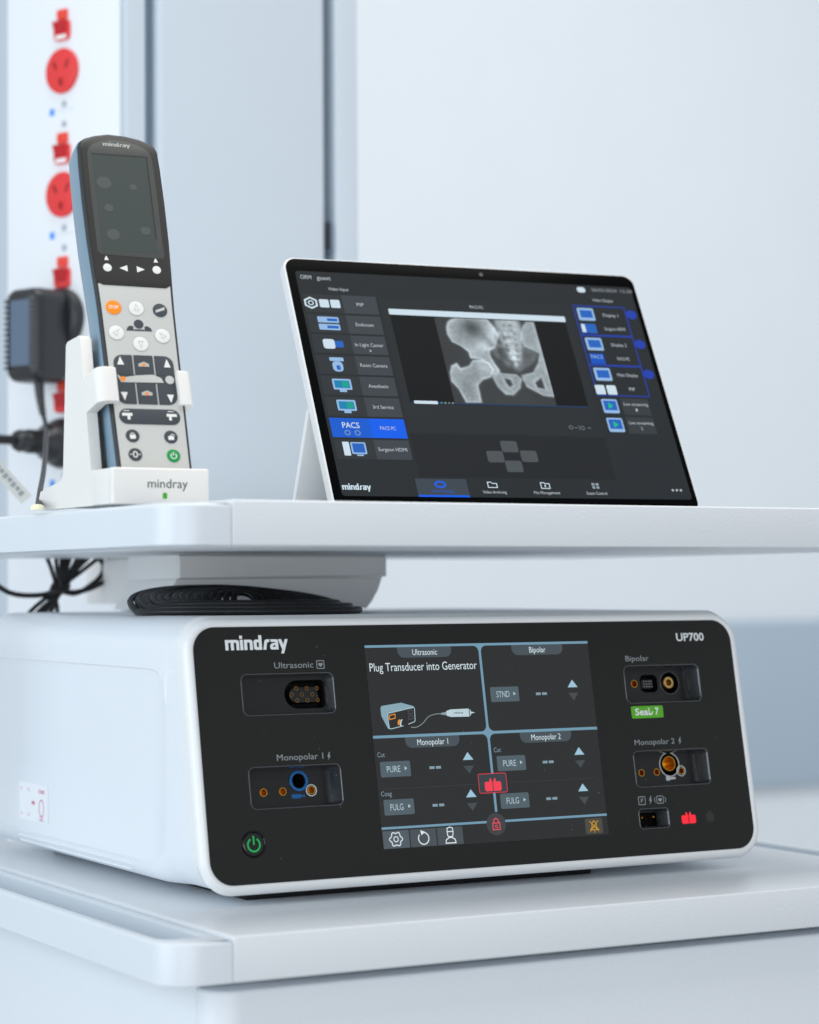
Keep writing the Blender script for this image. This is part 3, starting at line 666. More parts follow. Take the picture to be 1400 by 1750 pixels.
for i, s in enumerate(rows):
    y1 = 183.0-17.86*i; y0 = y1-16.2; sel = i == 6
    b_ = tpad('input_button', flat([R4(8.6, y0, 39, y1)]), E_((24, 92, 206)) if sel else E_((50, 55, 59)))
    tpad('input_name', flat([R4(38.6, y0, 65.6, y1)]), BL2 if sel else E_((64, 70, 76)), .38)
    tpad('lettering', text(s, 52, (y0+y1)/2-1.2, 2.9, {0: 5.5, 1: 14, 2: 22, 3: 21, 4: 15.5, 5: 16, 6: 12, 7: 22}[i], 'C'), STX, .46)
    c = (24.0, (y0+y1)/2); x, y = c
    if i == 0:
        hx = [(13.6+5*math.cos(rad(60*k+30)), y+4.6*math.sin(rad(60*k+30))) for k in range(6)]
        tpad('icon', flat(stroke_shapes(hx, 1.4, True)+stroke_shapes(circ(13.6, y, 1.8, 14), .9, True)), WH, .46)
        tpad('icon', flat([[rr(20.2, y-3.6, 27.6, y+3.6, 1, 3)], [rr(28.8, y-3.6, 36.2, y+3.6, 1, 3)]]), WH, .46)
    elif i == 1:
        tpad('icon', flat([[rr(x-8, y+.8, x+8.4, y+6, .8, 3)], [rr(x-8, y-5.6, x+8.4, y-.4, .8, 3)]]), LB, .46)
        tpad('icon', flat([R4(x-.6, y+2.2, x+7.2, y+4.6), R4(x-1.6, y-4.2, x+7.2, y-1.8)]), BL, .5)
    elif i == 2:
        tpad('icon', flat([[rr(x-7.6, y-4.2, x+1.4, y+4.2, 2, 4)]]), WH, .46); tpad('icon', flat([R4(x+1.6, y-2.8, x+8, y+2.8)]), BL, .46)
    elif i == 3:
        tpad('icon', flat([[rr(x-5.4, y+3, x+5.4, y+6.2, .6, 3)], [rr(x-4, y-6, x+4, y+2.8, 3, 4)]]), LB, .46); tpad('icon', flat([[rr(x-1.2, y-4.6, x+1.8, y-.6, 1, 3)]]), BL, .5)
    elif i in (4, 5):
        tpad('icon', flat([[rr(x-7, y-3.6, x+7.4, y+5.6, 1, 3)], R4(x-2.6, y-5.6, x+2.8, y-3.4)]), LB, .46); tpad('icon', flat([R4(x-5.6, y-2.2, x+6, y+4.2)]), E_((26, 130, 176)), .5)
        tpad('icon', flat([R4(x+.2, y-1.4, x+5.2, y+3.6)]), E_((28, 160, 140)), .53)
    elif i == 6:
        tpad('lettering', text('PACS', x, y-.2, 4.6, 13, 'C', bold=.01), WH, .46); tpad('icon', flat(stroke_shapes(circ(x-3.6, y-4.2, 1.9, 14), .8, True)+stroke_shapes(circ(x+4, y-4.2, 1.9, 14), .8, True)), E_((120, 150, 190)), .46)
    else:
        tpad('icon', flat([[rr(x-9.4, y-5.4, x-4.4, y+6, .6, 3)]]), WH, .46); tpad('icon', flat([[rr(x-3.4, y-4, x+8, y+5.8, .8, 3)], R4(x, y-5.6, x+5, y-4.4)]), LB, .46); tpad('icon', flat([R4(x-2.2, y-2.8, x+6.8, y+4.8)]), BL, .5)
tpad('lettering', text('a', 52, 133.6, 2.4, 1.8, 'C'), STX, .46)
tpad('logo', logo(7.6, 16.6, 21.6, 3.6), WH)
# video window with the x-ray
tpad('lettering', text('PACS PC', 146, 176.4, 2.6, 11, 'C'), STX, .4)
vw = tpad('video_window', flat([R4(74, 90.4, 217.6, 168.2)]), SBX, .4)
tpad('title_bar', flat([[rr(73.6, 167.6, 218.2, 172.7, .6, 2)]]), WH, .46)
def xray():
    W_, H_ = 118, 106
    u = np.linspace(0, 1, W_); v = np.linspace(0, 1, H_)
    U, Vv = np.meshgrid(u, v)
    # photo sketch space
    X = np.zeros_like(U); Y = np.zeros_like(U)
    def to(a, b): return ((a-330-.207*(b-130))/690., (b-130-.035*(a-330))/585.)
    def poly_mask(P):
        P = [to(*p) for p in P]
        inside = np.zeros(U.shape, bool); dist = np.full(U.shape, 9.)
        for i in range(len(P)):
            (x1, y1), (x2, y2) = P[i-1], P[i]
            c = ((y1 > Vv) != (y2 > Vv)) & (U < (x2-x1)*(Vv-y1)/(y2-y1+1e-9)+x1)
            inside ^= c
            dx, dy = x2-x1, y2-y1; L = dx*dx+dy*dy+1e-9
            t_ = np.clip(((U-x1)*dx+(Vv-y1)*dy)/L, 0, 1)
            dist = np.minimum(dist, np.hypot(U-x1-t_*dx, Vv-y1-t_*dy))
        return inside, dist
    img = np.full(U.shape, .040)+.012*np.exp(-((U-.55)**2/.1+(Vv-.5)**2/.2))
    def bone(P, fill, edge, ew=.011, soft=.013, hole=None, op=1.0):
        nonlocal img
        i_, d = poly_mask(P); sd = np.where(i_, d, -d)
        a = 1/(1+np.exp(-sd/soft*2.2))
        if hole:
            i2, d2 = poly_mask(hole); s2 = np.where(i2, -d2, d2)
            a = a/(1+np.exp(-s2/soft*2.2)); d = np.minimum(d, d2)
        val = fill*.85+edge*.62*np.exp(-(d/ew)**2)+.16*np.exp(-d/.045)
        img = img*(1-a*op)+np.maximum(img, val)*a*op
    bone([(415,200),(425,165),(445,148),(490,133),(690,140),(740,200),(770,260),(740,340),(700,362),(705,400),(730,450),(765,500),(740,540),(700,470),(640,420),(572,412),(560,370),(510,330),(450,300),(420,250)], .30, .40)
    dk = np.exp(-((U-to(585, 205)[0])**2/.010+(Vv-to(585, 205)[1])**2/.014)); img *= (1-.72*dk)
    hi = np.exp(-((U-to(650, 340)[0])**2/.006+(Vv-to(650, 340)[1])**2/.008)); img += .14*hi
    hi = np.exp(-((U-to(735, 230)[0])**2/.004+(Vv-to(735, 230)[1])**2/.012)); img += .16*hi
    bone([(430,520),(440,470),(475,452),(500,488),(560,470),(590,430),(640,428),(700,450),(722,500),(700,545),(645,562),(612,600),(632,716),(530,716),(485,625),(438,575)], .26, .42)
    hi = np.exp(-((U-to(650, 480)[0])**2/.004+(Vv-to(650, 480)[1])**2/.006)); img += .16*hi
    bone([(715,480),(780,522),(880,530),(915,560),(900,620),(850,668),(800,662),(750,612),(715,540)], .26, .26, hole=[(792,548),(840,562),(856,600),(830,620),(802,582)])
    bone([(920,535),(1000,515),(1040,450),(1052,380),(1010,358),(950,332),(915,270),(945,190),(970,160),(1018,160),(1060,340),(1130,640),(1142,682),(1060,672),(950,612),(930,570)], .26, .26, hole=[(1005,580),(1055,545),(1078,632),(1020,622)])
    bone([(710,365),(760,320),(820,330),(940,330),(1030,380),(1000,440),(900,500),(800,440)], .09, .02, .02, .04, op=.7)
    bone([(752,145),(910,150),(935,250),(925,330),(915,440),(882,470),(850,420),(820,340),(775,262)], .30, .06, .02, .03)
    bone([(795,150),(880,150),(905,215),(880,330),(905,440),(880,460),(850,400),(830,300),(790,210)], .44, .05, .02, .025, op=.8)
    for k in range(6):
        cx_, cy_ = to(835+10*k, 225+42*k)
        img *= 1-.32*np.exp(-((Vv-cy_)/.012)**2)*np.exp(-((U-cx_)/.07)**2)
        for sd_ in (-1, 1):
            hx_, hy_ = to(838+9*k+sd_*(44-5*k), 245+40*k)
            img *= 1-.45*np.exp(-((U-hx_)**2+(Vv-hy_)**2)/.00035)
    rng = np.random.RandomState(3)
    nz = rng.rand(24, 26); nz = np.kron(nz, np.ones((5, 5)))[:H_, :W_]
    for _ in range(4): nz = (nz+np.roll(nz, 1, 0)+np.roll(nz, -1, 0)+np.roll(nz, 1, 1)+np.roll(nz, -1, 1))/5
    sm = np.exp(-((U-.62)**2/.02+(Vv-.3)**2/.08)); img *= (1+1.1*(nz-.5)*sm)
    def fld(n0, n1, seed):
        q = np.random.RandomState(seed).rand(n1+2, n0+2); xx = U*n0; yy = Vv*n1
        i0 = xx.astype(int); j0 = yy.astype(int); fx = xx-i0; fy = yy-j0
        fx = fx*fx*(3-2*fx); fy = fy*fy*(3-2*fy)
        return (q[j0, i0]*(1-fx)+q[j0, i0+1]*fx)*(1-fy)+(q[j0+1, i0]*(1-fx)+q[j0+1, i0+1]*fx)*fy
    img = .025+(img-.025)*(.72+.28*fld(7, 7, 1)+.16*fld(22, 20, 2)+.26*fld(52, 46, 5))
    img = np.clip(img, 0, 1)**1.12*1.3
    for ax, bx in ((805, 182), (852, 182)):
        img *= 1-.5*np.exp(-((U-to(ax, bx)[0])**2/.0003+(Vv-to(ax, bx)[1])**2/.0003))
    img = np.clip(img*(.97+.06*rng.rand(*U.shape)), .02, .85)
    V_, F_, C_ = [], [], []
    for j in range(H_):
        for i in range(W_):
            V_.append((109.0+82.2*u[i], 166.8-75.6*v[j], 0)); k = img[j, i]
            C_ += [k*.86, k*1.0, k*1.08, 1.0]
    for j in range(H_-1):
        for i in range(W_-1):
            a = j*W_+i; F_.append((a, a+W_, a+W_+1, a+1))
    me = mk(V_, F_); ca = me.color_attributes.new('film', 'FLOAT_COLOR', 'POINT'); ca.data.foreach_set('color', C_)
    return me
mx_ = bpy.data.materials.new('xray_film'); mx_.use_nodes = True
b_ = mx_.node_tree.nodes['Principled BSDF']; an = mx_.node_tree.nodes.new('ShaderNodeAttribute'); an.attribute_name = 'film'
b_.inputs['Base Color'].default_value = (.004, .004, .004, 1); b_.inputs['Specular IOR Level'].default_value = .1; b_.inputs['Emission Strength'].default_value = 1.0
mx_.node_tree.links.new(an.outputs['Color'], b_.inputs['Emission Color'])
obj('xray_image', xray(), mx_, tg, up(TF, .5))
tpad('progress_bar', flat([R4(75, 90.2, 217, 91.2)]), E_((36, 64, 104)), .55)
tpad('progress_bar', flat([[rr(77, 89.6, 95.6, 92.2, .6, 2)]]), WH, .6)
for k, cc in enumerate(((60, 140, 190), (140, 160, 90), (120, 130, 120), (140, 140, 140))):
    tpad('dot', flat([[circ(98.5+3.0*k, 90.9, .8, 8)]]), E_(cc), .6)
# right column
tpad('lettering', text('20/05/2024', 248, 198.0, 2.8, 22), E_((150, 158, 164))); tpad('lettering', text('12:30', 273, 198.0, 2.8, 10.5), E_((150, 158, 164)))
tpad('icon', flat([[rr(235.6, 196.4, 242.6, 201.4, 2, 4)]]), WH)
tpad('lettering', text('Video Output', 246.6, 188.4, 2.6, 17.6), STX)
for k in range(3):
    y1 = 183.6-27.5*k
    tpad('output_frame', flat(stroke_shapes([(228, y1-26.8), (272, y1-26.8), (272, y1), (228, y1)], .9, True)), BLF, .36)
    tpad('badge', flat([[circ(276.8, y1-6.4, 4.6, 20, 4.2)]]), E_((36, 66, 176)), .42)
    tpad('icon', flat([[rr(230.4, y1-13.6, 244.4, y1-2.0, 1.2, 3)]]), LB, .42); tpad('icon', flat([R4(232.4, y1-11.0, 242.8, y1-4.0)]), BL, .48)
    tpad('lettering', text(['Display 1', 'Display 2', 'Main Display'][k], 258.4, y1-9.2, 2.7, [13, 13, 17.4][k], 'C'), STX, .42)
    tpad('lettering', text(['Surgeon HDMI', 'PACS PC', 'PIP'][k], 258.8, y1-21.9, 2.7, [17.6, 10.4, 5][k], 'C'), STX, .42)
    if k == 0:
        tpad('icon', flat([[rr(229.8, y1-25.2, 243, y1-16.6, 1, 3)]]), BL, .42); tpad('icon', flat([R4(230.4, y1-24.6, 233.6, y1-17.2)]), WH, .48)
    elif k == 1:
        tpad('icon', flat([R4(230.4, y1-26, 242.6, y1-16.4)]), E_((24, 84, 190)), .42); tpad('lettering', text('PACS', 236.4, y1-21, 3.2, 9.6, 'C'), LB, .48)
    else:
        tpad('icon', flat([[rr(227.6, y1-26, 235.6, y1-17.6, 1, 3)], [rr(237.2, y1-26, 245.2, y1-17.6, 1, 3)]]), WH, .42)
for k in range(2):
    y1 = 99.4-16.6*k
    tpad('stream_button', flat([R4(246.2, y1-14.6, 269.4, y1)]), E_((56, 62, 67)), .36)
    tpad('icon', flat([[rr(229.6, y1-13.4, 242.8, y1-1.0, 1.2, 3)]]), LB, .42); tpad('icon', flat([R4(231.0, y1-10.8, 241.6, y1-2.4)]), BL, .48)
    tpad('icon', flat([[ccw([(234.6, y1-9.6), (238.8, y1-6.8), (234.6, y1-4.0)])]]), E_((30, 190, 130)), .52)
    tpad('lettering', text('Live streaming', 258.2, y1-6.2, 2.5, 20.4, 'C'), STX, .42); tpad('lettering', text(str(k+1), 257.6, y1-11.2, 2.4, 1.4, 'C'), STX, .42)
for (x0, y0) in ((137.4, 49.8), (124.4, 41.0), (151.4, 41.8), (137.4, 33.0)):
    tpad('pad_key', flat([[rr(x0, y0, x0+13.2, y0+9.7, 1.6, 3)]]), E_((78, 84, 88)), .36)
tpad('zoom_icon', flat(stroke_shapes(circ(198.4, 72.6, 1.5, 12), .5, True)+stroke_shapes(circ(208, 72.2, 1.5, 12), .5, True)+[R4(201.4, 72, 203.6, 72.6), R4(205, 70.4, 205.4, 74.4), R4(212, 72, 214.6, 72.6)]), E_((120, 128, 132)), .4)
nb = tpad('nav_tab', flat([R4(63.8, 11.4, 103.2, 26.4)]), E_((62, 72, 82)), .36)
tpad('nav_underline', flat([R4(63.8, 11.4, 103.2, 13.0)]), BL2, .42)
tpad('nav_icon', flat(stroke_shapes(circ(82.4, 21.8, 3.8, 20, 2.3), 1.5, True)), E_((30, 96, 230)), .42)
tpad('lettering', text('Video Routing', 83, 15.2, 2.4, 17, 'C'), E_((40, 90, 200)), .42)
tpad('nav_icon', flat(stroke_shapes([(119.4, 19.8), (119.4, 24.2), (122, 24.2), (123, 23.2), (126.4, 23.2), (126.4, 19.8)], .7, True)), WH, .42)
tpad('nav_icon', flat(stroke_shapes([(161.4, 19.6), (161.4, 24.4), (164, 24.4), (165, 23.6), (168.2, 23.6), (168.2, 19.6)], .7, True)+[R4(164.2, 20.8, 165.2, 22.8)]), WH, .42)
tpad('nav_icon', flat([R4(202.6, 22.6, 204.9, 24.6), R4(205.9, 22.6, 208.2, 24.6), R4(202.6, 19.9, 204.9, 21.9), R4(205.9, 19.9, 208.2, 21.9)]), E_((150, 164, 174)), .42)
for s, x, w in (('Video Archiving', 123.4, 18.6), ('File Management', 164.8, 20.8), ('Scene Control', 205, 16.6)):
    tpad('lettering', text(s, x, 14.8, 2.4, w, 'C'), STX, .42)
for k in range(3): tpad('dot', flat([[circ(268.6+3.4*k, 19.4, 1.0, 12)]]), E_((180, 190, 196)), .42)

# ================================================================== HANDSET AND DOCK
RP = Vector((-.0023, .113, .2823)); ps = rad(-6); rtl = rad(21)
rh = Vector((math.cos(ps), math.sin(ps), 0)); rb = Vector((-math.sin(ps), math.cos(ps), 0))
rv = rb*math.sin(rtl)+Vector((0, 0, math.cos(rtl))); rn = rh.cross(rv)
RF = frame(RP, rh, rv, rn)
dock = thing('handset_dock', 'white desktop dock cradling the grey handset on the upper shelf', 'dock', (-.003, .16, .2584))
YZ = lambda m: m
def yz_prism(poly, x0, x1, bevel=0):
    m = prism([poly], x0, x1, bevel)
    for v in m.vertices: v.co = (v.co.z, v.co.x, v.co.y)
    return m
prof = [(134, 258.6), (229, 258.6), (234, 262), (229, 271), (190, 277), (186.5, 282), (181, 365.5), (178, 367.5), (157.5, 369.6), (155, 367), (136.5, 281)]
obj('side_wall', yz_prism(prof, -35.2, -27.4, .8), M_dock, dock)
obj('side_wall', yz_prism(prof, 25.6, 30.8, .8), M_dock, dock)
obj('back_plate', yz_prism([(170, 258.6), (187, 258.6), (186.5, 282), (182, 362), (178, 362)], -27.3, 25.5), M_dock, dock)
# front lip: open tray around the handset's foot
obj('front_lip', box(-35.3, 100.2, 258.6, 30.9, 107.5, 281.8, 1.4), M_dock, dock)
obj('tray_side', box(-35.1, 104, 258.7, -28.6, 138, 281.4, .8), M_dock, dock)
obj('tray_side', box(25.8, 104, 258.7, 30.7, 138, 281.4, .8), M_dock, dock)
obj('tray_floor', box(-28, 106, 258.7, 25.5, 172, 261.0), M_dock, dock)
KZ = frame((0, .1215, .3252), (1, 0, 0), (0, math.cos(rad(16)), -math.sin(rad(16))), (0, math.sin(rad(16)), math.cos(rad(16))))
cl = ccw([(-35.3, 30), (-35.3, 7)]+arc(-28.3, 7, 7.0, 180, 270, 8)+[(-23.0, 0), (-21.6, .8), (-21.0, 2.4), (-21.4, 5.2), (-27.6, 6.2), (-28.4, 8), (-28.4, 30)])
obj('clip', prism([cl], 0, 23.5, 1.2), M_dock, dock, KZ)
cr_ = ccw([(31.6, 30), (31.6, 7)]+arc(26.6, 7, 5.0, 0, -90, 8)[1:]+[(21.8, 2.0), (21.2, 3.2), (21.4, 6.0), (26.0, 7.2), (27.0, 9), (27.0, 30)])
obj('clip', prism([cr_], 0, 23.5, 1.2), M_dock, dock, KZ)
LF = frame((0, .1001, 0), (1, 0, 0), (0, 0, 1), (0, -1, 0))
obj('lettering', text('mindray', -11.6, 269.2, 5.6, 27.4), mat('dock_print', (70, 76, 80), .5, .3), dock, up(LF, .1))
obj('indicator', prism([rr(-1.2, 262.4, 1.4, 266.0, .4, 2)], 0, .5), E_((74, 172, 30), .9), dock, LF)

rem = thing('handset_remote', 'grey and black handset remote with orange and green keys standing in the white dock', 'remote control', tuple(RP))
CX = 1.6
def hw(s):
    pts = [(-16, 23.6), (0, 24.1), (46, 24.7), (84, 25.1), (120, 25.6), (140, 26.6), (165, 27.6), (195, 27.9), (225, 27.6), (233, 27.0)]
    for (a, b), (c, d) in zip(pts, pts[1:]):
        if s <= c: return b+(d-b)*(s-a)/(c-a)
    return pts[-1][1]
def remote_outline(o=0.0, s0=-16):
    ss = [s0, 0, 30, 60, 90, 115, 130, 140, 150, 165, 180, 195, 210, 222, 230]
    Rt = [(CX+hw(s)+o, s) for s in ss]
    topc = [(27.2, 234.0), (25.4, 238.2), (22.0, 240.8), (15, 243.4), (6, 245.2)]
    top = [(CX+x+o*x/27, y+o) for x, y in topc]
    topl = [(CX-x-o*x/27, y+o+.6) for x, y in topc[::-1]]
    Lf = [(CX-hw(s)-o, s) for s in ss[::-1]]
    return ccw(Rt+top+topl+Lf)
def RO(o): return remote_outline(o)
obj('shell', zloft([(RO(-1.6), -3.2), (RO(.6), -3.6), (RO(1.2), -5.0), (RO(1.3), -16), (RO(1.0), -24), (RO(-1.5), -29), (RO(-7), -31.5)][::-1], cap0=True), M_hous, rem, RF)
obj('trim', zloft([(RO(.5), -3.8), (RO(.7), -2.6), (RO(.2), -1.0), (RO(-.8), -.2), (RO(-2.0), .0), (RO(-3), -.1)], cap1=True), M_trim, rem, RF)
def clipped(o, s0, s1):
    P = [p for p in remote_outline(o) if s0 < p[1] < s1]
    xr = CX+hw(s0)+o; xl = CX-hw(s0)-o
    return P, xl, xr
Pm, xl, xr = clipped(-1.6, -15, 128)
fp = obj('keypad_plate', prism([ccw([(xl, -15)]+[(xr, -15)]+[p for p in Pm if p[0] > CX]+[(CX+hw(130)-1.6, 131.5), (CX-hw(130)+1.6, 131.5)]+[p for p in Pm if p[0] < CX])], -.1, .35, .2), M_face, rem, RF)
Ph = [p for p in remote_outline(-1.4) if p[1] > 139]
hd = obj('head_plate', prism([ccw([(CX-21.4, 130.4), (CX+21.4, 129.8), (CX+24.0, 131.4), (CX+25.2, 134.4)]+Ph+[(CX-25.2, 134.8), (CX-24.2, 132.0)])], .3, .8, .3), M_head, rem, RF)
Pl = [p for p in remote_outline(-5.0) if p[1] > 160]
ln = obj('screen_lens', prism([ccw([(CX-20.6, 152.8), (CX+21.0, 151.2), (CX+23.2, 153.6)]+Pl+[(CX-22.6, 155)])], .8, 1.0, .1), M_lens, rem, RF)
def rp(name, me, m, z=1.1, parent=None): return obj(name, me, m, parent or rem, up(RF, z))
rp('lcd', prism([rr(-17.8, 155.6, 20.2, 229, .6, 2)], 0, .05), M_lcd, 1.0, ln)
rp('lcd_edge', flat(stroke_shapes([(-17.8, 229), (20.2, 229), (20.2, 166)], .9)), M_head, 1.12, ln)
for x, y, r in ((-11.4, 207, 5.2), (8.5, 205, 2.6), (-10, 188, 3.2), (-9, 168, 4.6), (13.5, 172, 3.6)):
    rp('painted_reflection', flat([[circ(x, y, r, 18, r*.9)]]), M_lcdrefl, 1.15, ln)  # discs of lighter colour painted as out-of-focus reflections
rp('logo', logo(-9.2, 235.6, 19, 2.2), mat('head_print', (176, 178, 172), .5, .3), 1.15, hd)
for x in (-15.6, 18.0):
    rp('soft_key', prism([circ(x, 143.0, 2.9, 20)], 0, .4, .1), M_keyw, .7, hd)
    rp('pointer', flat([[[(x-1.5, 148.6), (x+1.5, 148.6), (x+.3, 151.6), (x-.3, 151.6)]]]), M_keyw, .9, hd)
rp('soft_key', prism([ccw([(-7.4, 143.1), (-2.0, 140.8), (-2.0, 145.4)])], 0, .3), M_keyw, .7, hd)
rp('soft_key', prism([ccw([(9.8, 142.8), (4.4, 140.5), (4.4, 145.1)])], 0, .3), M_keyw, .7, hd)
def key(x, y, r, m, n=26): return rp('key', prism([circ(x, y, r, n)], 0, .5, .2), m, .3, fp)
k = key(-14.4, 114.0, 5.2, M_orange); rp('lettering', text('STOP', -14.4, 113.0, 2.2, 6.6, 'C', bold=.01), M_white, .86, k)
k = key(17.0, 113.2, 4.9, M_key); rp('symbol', flat([[ccw([(13.8, 111.2), (20.0, 113.4), (20.2, 115.6), (13.8, 113.0)])]]), M_face, .86, k)
for (x, y, a) in ((.9, 113.9, 90), (-14.4, 95.6, 50), (1.2, 88.0, 270), (16.6, 94.4, 130)):
    k = key(x, y, 5.1, M_keyw)
    rp('key_outline', flat(stroke_shapes(circ(x, y, 5.3, 26), .35, True)), M_keyl, .5, k)
    tr = [(x+2.8*math.cos(rad(a+q))*(1.1 if q == 0 else .8), y+2.8*math.sin(rad(a+q))*(1.1 if q == 0 else .8)) for q in (0, 140, 220)]
    rp('symbol', flat(stroke_shapes(tr, .4, True)), M_keyl, .86, k)
pers = rp('person_symbol', flat([[circ(1.3, 102.4, 3.3, 22)], [ccw([(-7.6, 97.4), (-2.4, 97.4), (-2.6, 100.6), (-4.4, 101.2), (-6.4, 100)])], [ccw([(10.2, 97.4), (5.0, 97.4), (5.0, 100.6), (6.8, 101.2), (9, 100)])], [ccw([(-2.6, 97.4), (5.2, 97.4), (4.4, 98.6), (-1.8, 98.6)])]]), M_key, .5, fp)
kb = [(-18.6, -5.9), (-4.9, 8.0), (9.0, 21.6)]
for i, (x0, x1) in enumerate(kb):
    rt_ = [.3, .3, .3, .3]
    if i == 0: rt_[3] = 6
    if i == 2: rt_[2] = 6
    rb_ = [.3, .3, .3, .3]
    if i == 0: rb_[0] = 6
    if i == 2: rb_[1] = 6
    rp('key', prism([rr(x0, 65.4, x1, 79.6, rt_, 5)], 0, .5, .15), M_key, .3, fp)
    rp('key', prism([rr(x0, 44.6, x1, 59.6, rb_, 5)], 0, .5, .15), M_key, .3, fp)
rp('key', prism([[(-18.6, 59.7), (21.6, 59.7), (21.6, 65.3), (-18.6, 65.3)]], 0, .42), M_key, .3, fp)
rp('table_symbol', flat([[ccw([(-15, 59.8), (13.6, 60.2), (12.2, 63.4), (7.0, 65.8), (-4, 65.0), (-14.8, 63.0), (-16.4, 65.2), (-17.2, 64.8)])], [circ(17.8, 62.4, 3.0, 20)]]), M_face, .86, fp)
rp('symbol', flat([[circ(-13.6, 62.2, 1.8, 16)]]), M_orange, .92, fp)
for x, y, s in ((-14.0, 75.0, 1), (17.2, 74.0, 1), (-13.8, 50.2, -1), (17.0, 49.2, -1)):
    rp('symbol', flat([[ccw([(x-2.3, y-2.6*s), (x+2.3, y-2.6*s), (x, y+3.4*s)])]]), M_keyw, .86, fp)
for y in (72.6, 52.0):
    rp('symbol', flat([[ccw([(-2.2, y-1.2), (5.0, y-1.2), (5.0, y+.8), (1.6, y+2.4), (-2.2, y+.8)])]]), M_keyl, .86, fp)
    rp('symbol', flat([[circ(1.4, y, 1.2, 12)]]), M_orange, .92, fp)
rp('key', prism([rr(-18.8, 30.4, 21.8, 41.2, 5.3, 7)], 0, .5, .15), M_key, .3, fp)
for x, d in ((-13.4, 1), (16.2, -1)):
    rp('symbol', flat([R4(x-3.4, 36.0, x+3.4, 38.0), R4(x-1.0+d, 33.4, x+.8+d, 36.0), R4(x-2.4, 39.4, x+1.6, 39.9)]), M_keyw, .86, fp)
for x, y, kd_ in ((-11.4, 22.1, 'lock'), (14.0, 21.8, 'open'), (-11.0, 9.0, 'zero'), (14.3, 8.6, 'power')):
    k = key(x, y, 4.5, M_grn if kd_ == 'power' else M_key)
    if kd_ in ('lock', 'open'):
        o_ = 1.2 if kd_ == 'open' else 0
        rp('symbol', flat([[rr(x-1.9, y-2.2, x+1.9, y+.6, .3, 2)]]+stroke_shapes(arc(x+o_, y+.6, 1.2, 0, 180, 10), .5)), M_keyw, .86, k)
    elif kd_ == 'zero':
        rp('symbol', flat(stroke_shapes(circ(x, y, 1.3, 18, 2.0), .7, True)+[R4(x-3.4, y-.3, x-2.2, y+.3), R4(x+2.2, y-.3, x+3.4, y+.3)]), M_keyw, .86, k)
    else:
        rp('symbol', flat(stroke_shapes(arc(x, y-.2, 1.9, 125, 415, 16), .6)+stroke_shapes([(x, y), (x, y+2.6)], .6)), M_keyw, .86, k)

# ================================================================== ADAPTER, PLUG AND CABLES
def cf(X, Y, n): return CF @ Vector((X*.001, Y*.001, n*.001)) * 1000
ad = thing('power_adapter', 'black plug-in power adapter with ribbed face on the column socket beside the handset', 'power adapter', tuple(cf(-76.6, 430, 2.2)*.001))
obj('plug_base', lathe([(27, 2.2), (27, 9), (25.5, 11), (20, 12.5), (.02, 12.5)], 40, -76.6, 446.9), M_blk, ad, CF)
def AR(o, z): return ([(p[0], p[1]) for p in rr(-103+o, 388+o, -60-o, 471-o, max(11-o, 2), 6)], z)
body = obj('housing', zloft([AR(2.5, 10.5), AR(.6, 13), AR(0, 16), AR(0, 38), AR(.8, 44), AR(3, 47.2), AR(5.2, 48.4)], cap0=True, cap1=True), M_blk, ad, CF)
obj('sheen_label', flat([[rr(-95, 402, -70, 460, 1.5, 3)]], 48.55), mat('adapter_label_sheen', (92, 110, 130), .2, .6), body, CF)  # label colour lightened and blued to imitate reflected sky
for i in range(13):
    for x in (-66.4, -98.6):
        obj('rib', box(x-2.2, 399+4.9*i, 47.6, x+2.2, 402+4.9*i, 51.0, .8), mat('rib_plastic', (74, 80, 88), .25, .6), body, CF)
pA = cf(-78, 389, 30)
cpts = [pA, pA+Vector((1, 0, -14)), pA+Vector((3, -2, -30))]
obj('strain_relief', tube(smooth_path(cpts, 5), [5.0-.22*i for i in range(11)], 12), M_blk, ad)
e = cpts[-1]
path = smooth_path([e+Vector((0, 0, 2)), e+Vector((0, -8, -12)), Vector((88, 550, 331)), Vector((38, 420, 298)), Vector((-17, 280, 272)), Vector((-45, 207, 260.4))], 8)
obj('cord', tube(path, 2.0, 10), M_cable, ad)
ct = tag(obj('cord_clip', loft([[(-47+r*5*math.cos(a), 203+r*5*math.sin(a), 258.0+z) for a in [2*math.pi*k_/16 for k_ in range(16)]] for r, z in ((.9, 0), (.9, 1.0), (.85, 2.8), (.5, 3.6), (.05, 3.9))], True, True), M_yellow), 'tiny pale yellow cord clip on the upper shelf rail', 'clip')

pg = thing('power_plug', 'black round mains plug with a thick cable on the lowest visible column socket', 'plug', tuple(cf(-76.6, 335.5, 2.2)*.001))
obj('plug_body', lathe([(22, 2.2), (22.5, 6), (21, 11), (17.5, 13.5), (17.8, 18), (16, 23), (12, 27), (10, 33), (9.4, 40), (9.2, 46), (7.5, 50)], 36, -76.6, 335.5), M_blk, pg, CF)
for q in range(5):
    obj('grip_ring', lathe([(9.3, 29+3.4*q), (10.6, 30+3.4*q), (10.6, 31+3.4*q), (9.3, 32+3.4*q)], 28, -76.6, 335.5), M_cable, pg, CF)
obj('cable_gland', lathe([(7, 49), (9.6, 50), (10.0, 54), (8.5, 57.5), (4, 59)], 28, -76.6, 335.5), M_blk, pg, CF)
obj('cable', tube(smooth_path([cf(-76.6, 335.5, 55), cf(-76.6, 335.5, 80), cf(-77, 333, 105), Vector((40, 560, 326)), Vector((8, 452, 314)), Vector((-40, 380, 296)), Vector((-90, 330, 270))], 6), 4.2, 12), M_cable, pg)
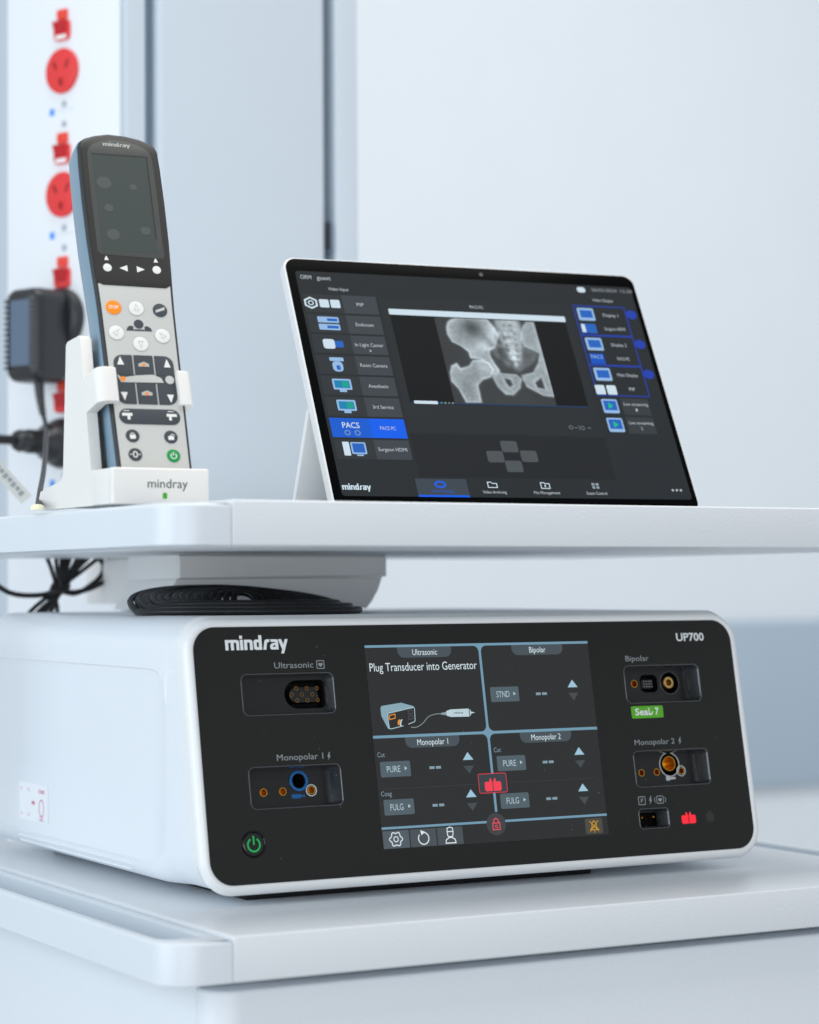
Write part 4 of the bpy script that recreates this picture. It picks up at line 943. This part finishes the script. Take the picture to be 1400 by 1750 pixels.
# identification tag hanging from the plug cable
p0 = Vector((8, 452, 312))
tgm = prism([rr(0, -5.2, 46, 5.2, 1, 3)], 0, .5)
gx = Vector((.69, 0, -.72)).normalized(); gz = Vector((-.45, -.89, 0)); gz = (gz-gx*gz.dot(gx)).normalized(); gy = gz.cross(gx)
GF = frame((p0+Vector((-4, 0, -4)))*.001, gx, gy, gz)
ctg = thing('cable_tag', 'narrow pale identification strip hanging off the plug cable at the left edge', 'tag', tuple((p0)*.001))
obj('strip', tgm, M_tag, ctg, GF)
for k_ in range(7):
    obj('lettering', flat([R4(10+4.6*k_, -2.0+(k_ % 2), 13.4+4.6*k_, 2.2)], .6), M_print, ctg, GF)
obj('loop', tube([tuple(p0+Vector((5*math.cos(a), 1.5*math.sin(a), 5*math.sin(a)))) for a in [2*math.pi*i/16 for i in range(16)]], .8, 6, True), M_tag, ctg)

# cable coil on top of the generator
coil = thing('cable_coil', 'flat coil of thick black cable lying on top of the generator', 'cable', (.138, .262, .187))
cxy = Vector((132, 262, 0))
for R_, lay in ((88, 0), (83.2, 0), (78.4, 0), (73.6, 0), (68.8, 0), (81, 1), (76, 1), (71, 1), (66, 1), (61, 1), (56, 1), (51, 1), (46, 1), (41, 1), (72, 2), (66.5, 2), (61, 2), (55, 2), (49.5, 2), (44, 2), (38, 2), (33, 2), (27, 2), (21, 2), (15, 2), (9, 2), (36, 1), (31, 1)):
    pts = []
    ph = random.random()*6
    for k_ in range(80):
        a = 2*math.pi*k_/80
        r_ = .94*R_*(1+.010*math.sin(2*a+ph)+.006*math.sin(3*a+ph*2))
        y_ = math.sin(a)*r_*.9
        z_ = 189.5+lay*2.6+max(0, math.sin(a))**.8*(16.5, 12, 8)[lay]
        pts.append((cxy.x+math.cos(a)*r_, cxy.y+y_, z_+.2*math.sin(3*a+ph)))
    obj('loop', tube(pts, 2.4, 8, True), M_cable, coil)

# tied bundle of thin cable hanging behind the generator
bun = thing('cable_bundle', 'tied bundle of thin black cable hanging from under the upper shelf', 'cable', (.12, .6, .231))
ctr = Vector((110, 580, 205))
def strand(pts, r=1.9): obj('strand', tube(smooth_path(pts, 8), r, 8), M_cable, bun)
tops = [(98, 236), (107, 236), (114, 236), (123, 236), (131, 236), (140, 236), (152, 236), (118, 236), (136, 236)]
bots = [(68, 168), (79, 166), (84, 164), (88, 166), (92, 160), (97, 166), (109, 164), (102, 166), (76, 170)]
for (xt, zt_), (xb, zb_) in zip(tops, bots):
    j = Vector((random.uniform(-6, 6), random.uniform(-4, 4), random.uniform(-2, 2)))
    strand([(xt, 582+random.uniform(-6, 6), zt_), (xt*.5+ctr.x*.5, 580, 221), tuple(ctr+j), (xb*.5+ctr.x*.5+j.x*.4, 581, 189), (xb, 583, zb_)], 1.9)
strand([(146, 582, 236), (158, 583, 231), (161, 584, 223), (154, 582, 214), (141, 581, 207), (124, 580, 203), tuple(ctr)], 2.2)
strand([(138, 582, 236), (150, 583, 228), (150, 584, 218), (138, 582, 208), (124, 580, 202), tuple(ctr)], 2.2)
strand([(30, 582, 232), (49, 583, 216), (64, 583, 205), (77, 582, 201), (96, 581, 201), tuple(ctr)], 2.2)
obj('tie', tube([tuple(ctr+Vector((9*math.cos(a)*.9, 7*math.sin(a), 3*math.cos(a)))) for a in [2*math.pi*i/20 for i in range(20)]], 2.2, 8, True), M_cable, bun)
